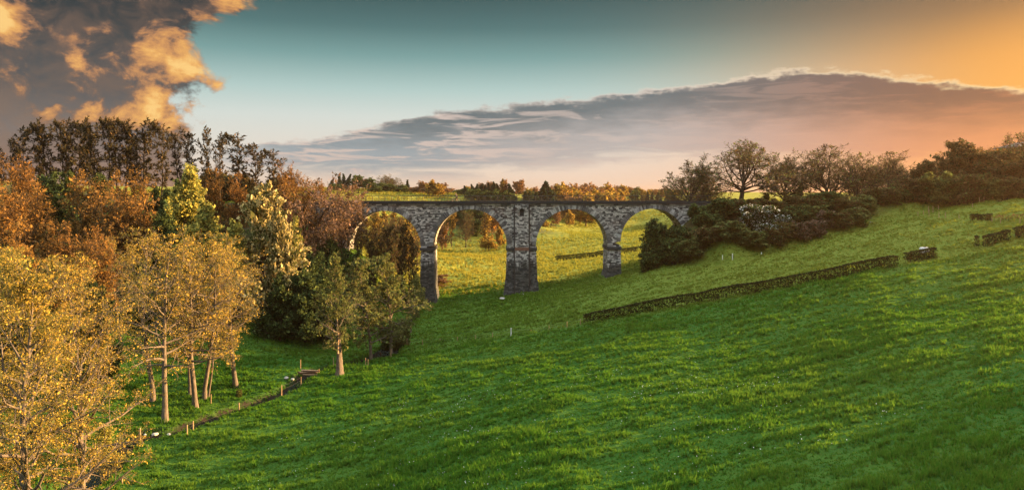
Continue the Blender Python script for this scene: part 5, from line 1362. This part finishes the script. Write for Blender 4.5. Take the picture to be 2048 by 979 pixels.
def cyclist():
    zd = vz(404.5) + 0.10; x = (912 - 1024) / F * 151.5; y = 151.5
    skinm = simple('skin_tone', (0.42, 0.26, 0.19), 0.6, 0.3, 0.05); cloth = simple('dark_jacket', (0.025, 0.028, 0.035), 0.9, 0.1, 0.2); trou = simple('dark_trousers', (0.03, 0.03, 0.032), 0.9, 0.1, 0.2)
    bikem = simple('orange_paint', (0.50, 0.16, 0.06), 0.4, 0.5, 0.05); rub = simple('tyre_rubber', (0.02, 0.02, 0.02), 0.8, 0.2, 0.1); rimm = simple('bright_rim', (0.35, 0.35, 0.35), 0.4, 0.6, 0.05)
    b = empty('bicycle', (x, y, zd)); tag(b, 'bicycle with an orange frame, ridden leftwards along the viaduct deck', 'bicycle')
    for wx in (-0.53, 0.53):
        mb = MB(); n = 24
        for k in range(n):
            a0, a1 = 2 * math.pi * k / n, 2 * math.pi * (k + 1) / n
            mb.tube((wx + .33 * math.cos(a0), 0, .34 + .33 * math.sin(a0)), (wx + .33 * math.cos(a1), 0, .34 + .33 * math.sin(a1)), 0.022, n=6)
        wl = mb.build('wheel', rub, b, world=False)
        mb = MB()
        for k in range(n):
            a0, a1 = 2 * math.pi * k / n, 2 * math.pi * (k + 1) / n
            mb.tube((wx + .30 * math.cos(a0), 0, .34 + .30 * math.sin(a0)), (wx + .30 * math.cos(a1), 0, .34 + .30 * math.sin(a1)), 0.014, n=5)
        for k in range(12): a0 = 2 * math.pi * k / 12; mb.tube((wx, 0, .34), (wx + .3 * math.cos(a0), 0, .34 + .3 * math.sin(a0)), 0.004, n=3)
        mb.build('rim', rimm, wl, world=False)
    mb = MB(); bb = (0.05, 0, .30); seat = (0.22, 0, .86); head = (-.36, 0, .84)
    for p, q in ((bb, seat), (bb, head), ((0.2, 0, .78), head), (bb, (.53, 0, .34)), ((.2, 0, .78), (.53, 0, .34)), (head, (-.53, 0, .34))): mb.tube(p, q, 0.022)
    mb.build('frame', bikem, b, world=False)
    mb = MB(); mb.tube((-.36, 0, .84), (-.40, 0, 1.02), .018); mb.tube((-.42, -.28, 1.03), (-.42, .28, 1.03), .016); mb.build('handlebar', rub, b, world=False)
    mb = MB(); mb.frus((.08, .36, -.07, .07), (.06, .38, -.09, .09), .88, .94); mb.build('saddle', rub, b, world=False)
    mb = MB(); mb.tube((0.05, -.12, .30), (-.08, -.12, .17), .014); mb.tube((0.05, .12, .30), (.18, .12, .43), .014); mb.tube((0.05, -.12, .30), (0.05, .12, .30), .02); mb.build('crank', rimm, b, world=False)
    r = empty('person', (x, y, zd)); tag(r, 'person in dark clothes riding a bicycle along the viaduct deck', 'person')
    V = [(.20, 0, 0.98, .13, .15), (.14, 0, 1.15, .125, .15), (.05, 0, 1.34, .13, .18), (.0, 0, 1.46, .07, .12), (-.03, 0, 1.54, .05), (-.06, 0, 1.66, .095, .085), (-.05, 0, 1.74, .08, .075),
         (.0, -.19, 1.42, .055), (-.18, -.25, 1.22, .042), (-.37, -.26, 1.08, .032), (-.43, -.26, 1.05, .035), (.0, .19, 1.42, .055), (-.18, .25, 1.22, .042), (-.37, .26, 1.08, .032), (-.43, .26, 1.05, .035),
         (.17, -.10, .93, .085), (-.16, -.11, .68, .06), (-.05, -.12, .26, .042), (-.17, -.12, .19, .035), (.17, .10, .93, .085), (-.08, .11, .82, .06), (.14, .12, .50, .042), (.02, .12, .43, .035)]
    E = [(0, 1), (1, 2), (2, 3), (3, 4), (4, 5), (5, 6), (3, 7), (7, 8), (8, 9), (9, 10), (3, 11), (11, 12), (12, 13), (13, 14), (0, 15), (15, 16), (16, 17), (17, 18), (0, 19), (19, 20), (20, 21), (21, 22)]
    skin('body', V, E, skinm, r)
    J = [(.20, 0, 1.0, .145, .165), (.14, 0, 1.15, .14, .165), (.05, 0, 1.34, .145, .195), (.0, 0, 1.45, .085, .14), (.0, -.19, 1.42, .068), (-.18, -.25, 1.22, .054), (-.34, -.26, 1.10, .045), (.0, .19, 1.42, .068), (-.18, .25, 1.22, .054), (-.34, .26, 1.10, .045)]
    skin('jacket', J, [(0, 1), (1, 2), (2, 3), (3, 4), (4, 5), (5, 6), (3, 7), (7, 8), (8, 9)], cloth, r)
    T = [(.20, 0, .99, .14, .155), (.17, -.10, .93, .098), (-.16, -.11, .68, .072), (-.06, -.12, .30, .055), (.17, .10, .93, .098), (-.08, .11, .82, .072), (.13, .12, .54, .055)]
    skin('trousers', T, [(0, 1), (1, 2), (2, 3), (0, 4), (4, 5), (5, 6)], trou, r)
    bm = bmesh.new(); bmesh.ops.create_uvsphere(bm, u_segments=16, v_segments=10, radius=0.118)
    for v in bm.verts: v.co = Vector((v.co.x * 1.15, v.co.y * .95, max(v.co.z, -0.02)))
    me = bpy.data.meshes.new('helmet'); bm.to_mesh(me); bm.free(); me.materials.append(M['iron']); o = link('helmet', me, r, world=False); o.location = (-.045, 0, 1.70)
    for s_ in (-1, 1):
        mb = MB(); mb.box(-.24, .0, s_ * .12 - .045, s_ * .12 + .045, (.14 if s_ < 0 else .38), (.21 if s_ < 0 else .45)); mb.build('shoe', rub, r, world=False)


cyclist()


# ------------------------------------------------------------------ grass and flowers
def grass(name, n, y0, y1, seed, hmul=1.0, m='grass'):
    rg = np.random.default_rng(seed)
    y = y0 + (y1 - y0) * rg.random(n); x = (rg.random(n) * 1.86 - 0.84) * (y + 8)
    dS_, w_ = seg_dist(x, y, STREAM, SW)
    wood_ = ((x < -38 - (y - 100) * 0.05) & (y > 116) & (y < 230)) | ((x > 33) & (y > 142 + np.maximum(x - 55, 0) * 0.35) & (y < 176) & (x < 108)) | ((np.abs(x + 15) < 40) & (y > 312) & (y < 372))
    keep = (dS_ > w_ * 0.5 + 0.40 + 0.5 * (fbm(x * 0.8, y * 0.8, 41, 2) - 0.4)) & (~wood_ | (rg.random(n) < 0.12)) & (x > -170) & (x < 200)
    pier = np.zeros(n, bool)
    for (a, b) in ((842, 866), (1014, 1072), (1216, 1241)): pier |= (x > vx(a) - 1) & (x < vx(b) + 1) & (y > 149) & (y < 158.5)
    keep &= ~pier
    x = x[keep]; y = y[keep]; n = len(x)
    z = land(x, y) + humps(x, y) * sstep(dS_[keep], w_[keep] * 0.6, w_[keep] * 0.6 + 2.0) - 0.03
    u = x * 0.97 + y * 0.22; v = -x * 0.22 + y * 0.97
    tus = fbm(u * 0.34, v * 1.25, 11, 3); pt = fbm(x * 0.10, y * 0.16, 71, 3)
    hh = (0.17 + 0.40 * sstep(tus, 0.42, 0.75) + 0.22 * sstep(pt, 0.55, 0.75)) * rg.uniform(0.6, 1.25, n) * hmul * (1 - 0.35 * sstep(y, 109, 113) * sstep(x, 5, 20) * (y < 158))
    wd = 0.018 + 0.00075 * y
    nb = 4
    az = rg.random((n, nb)) * 2 * np.pi; ln = rg.uniform(0.1, 0.75, (n, nb)); sp_ = rg.uniform(0, 0.10 + 0.001 * y[:, None], (n, nb)); a2 = rg.random((n, nb)) * 2 * np.pi
    H = hh[:, None] * rg.uniform(0.65, 1.1, (n, nb))
    bx = x[:, None] + sp_ * np.cos(a2); by = y[:, None] + sp_ * np.sin(a2); bz = np.repeat(z[:, None], nb, 1)
    pa = az + np.pi / 2
    w = wd[:, None] * rg.uniform(0.6, 1.3, (n, nb))
    v0 = np.stack([bx - np.cos(pa) * w, by - np.sin(pa) * w, bz], -1); v1 = np.stack([bx + np.cos(pa) * w, by + np.sin(pa) * w, bz], -1)
    v2 = np.stack([bx + np.cos(az) * ln * H, by + np.sin(az) * ln * H, bz + H], -1)
    V = np.stack([v0, v1, v2], 2).reshape(-1, 3)
    o = link(name, mesh_np(name, V, np.arange(len(V)).reshape(-1, 3), [M[m]]))
    tag(o, kind='stuff')
    return o


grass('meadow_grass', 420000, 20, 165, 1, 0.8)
grass('field_grass', 180000, 158, 470, 2, 1.5, 'field')


def daisies(n, seed):
    rg = np.random.default_rng(seed)
    cx = rg.uniform(-24, 26, 90); cy = rg.uniform(48, 86, 90)
    k = rg.integers(0, 90, n); x = cx[k] + rg.normal(0, 1.3, n); y = cy[k] + rg.normal(0, 1.3, n)
    z = land(x, y) + humps(x, y) + rg.uniform(0.12, 0.3, n)
    c = np.stack([x, y, z], 1); r = rg.uniform(0.018, 0.042, n)
    V = []
    for i in range(6):
        t = i * math.pi / 3; V.append(c + np.stack([np.cos(t) * r, np.sin(t) * r * 0.6, np.sin(t) * r * 0.8], 1))
    V = np.stack(V, 1).reshape(-1, 3)
    o = link('meadow_daisies', mesh_np('meadow_daisies', V, np.arange(len(V)).reshape(-1, 6), [M['lf_white']]))
    tag(o, kind='stuff')


daisies(650, 5)


# ------------------------------------------------------------------ air
def haze():
    m_ = bpy.data.materials.new('haze_air'); m_.use_nodes = True; N = NT(m_.node_tree); N.n.clear()
    out = N.n.new('ShaderNodeOutputMaterial'); v = N.n.new('ShaderNodeVolumePrincipled')
    v.inputs['Color'].default_value = (0.95, 0.68, 0.48, 1); v.inputs['Density'].default_value = HAZE_DENSITY; v.inputs['Anisotropy'].default_value = 0.80
    N.l.new(v.outputs[0], out.inputs['Volume'])
    lo = float(GZ.min()) - 1.0
    mb = MB(); mb.box(gx[0] - 20, gx[-1] + 20, gy[0] - 20, gy[-1] + 20, lo, 66.0)
    tag(mb.build('haze', m_), kind='stuff')


haze()
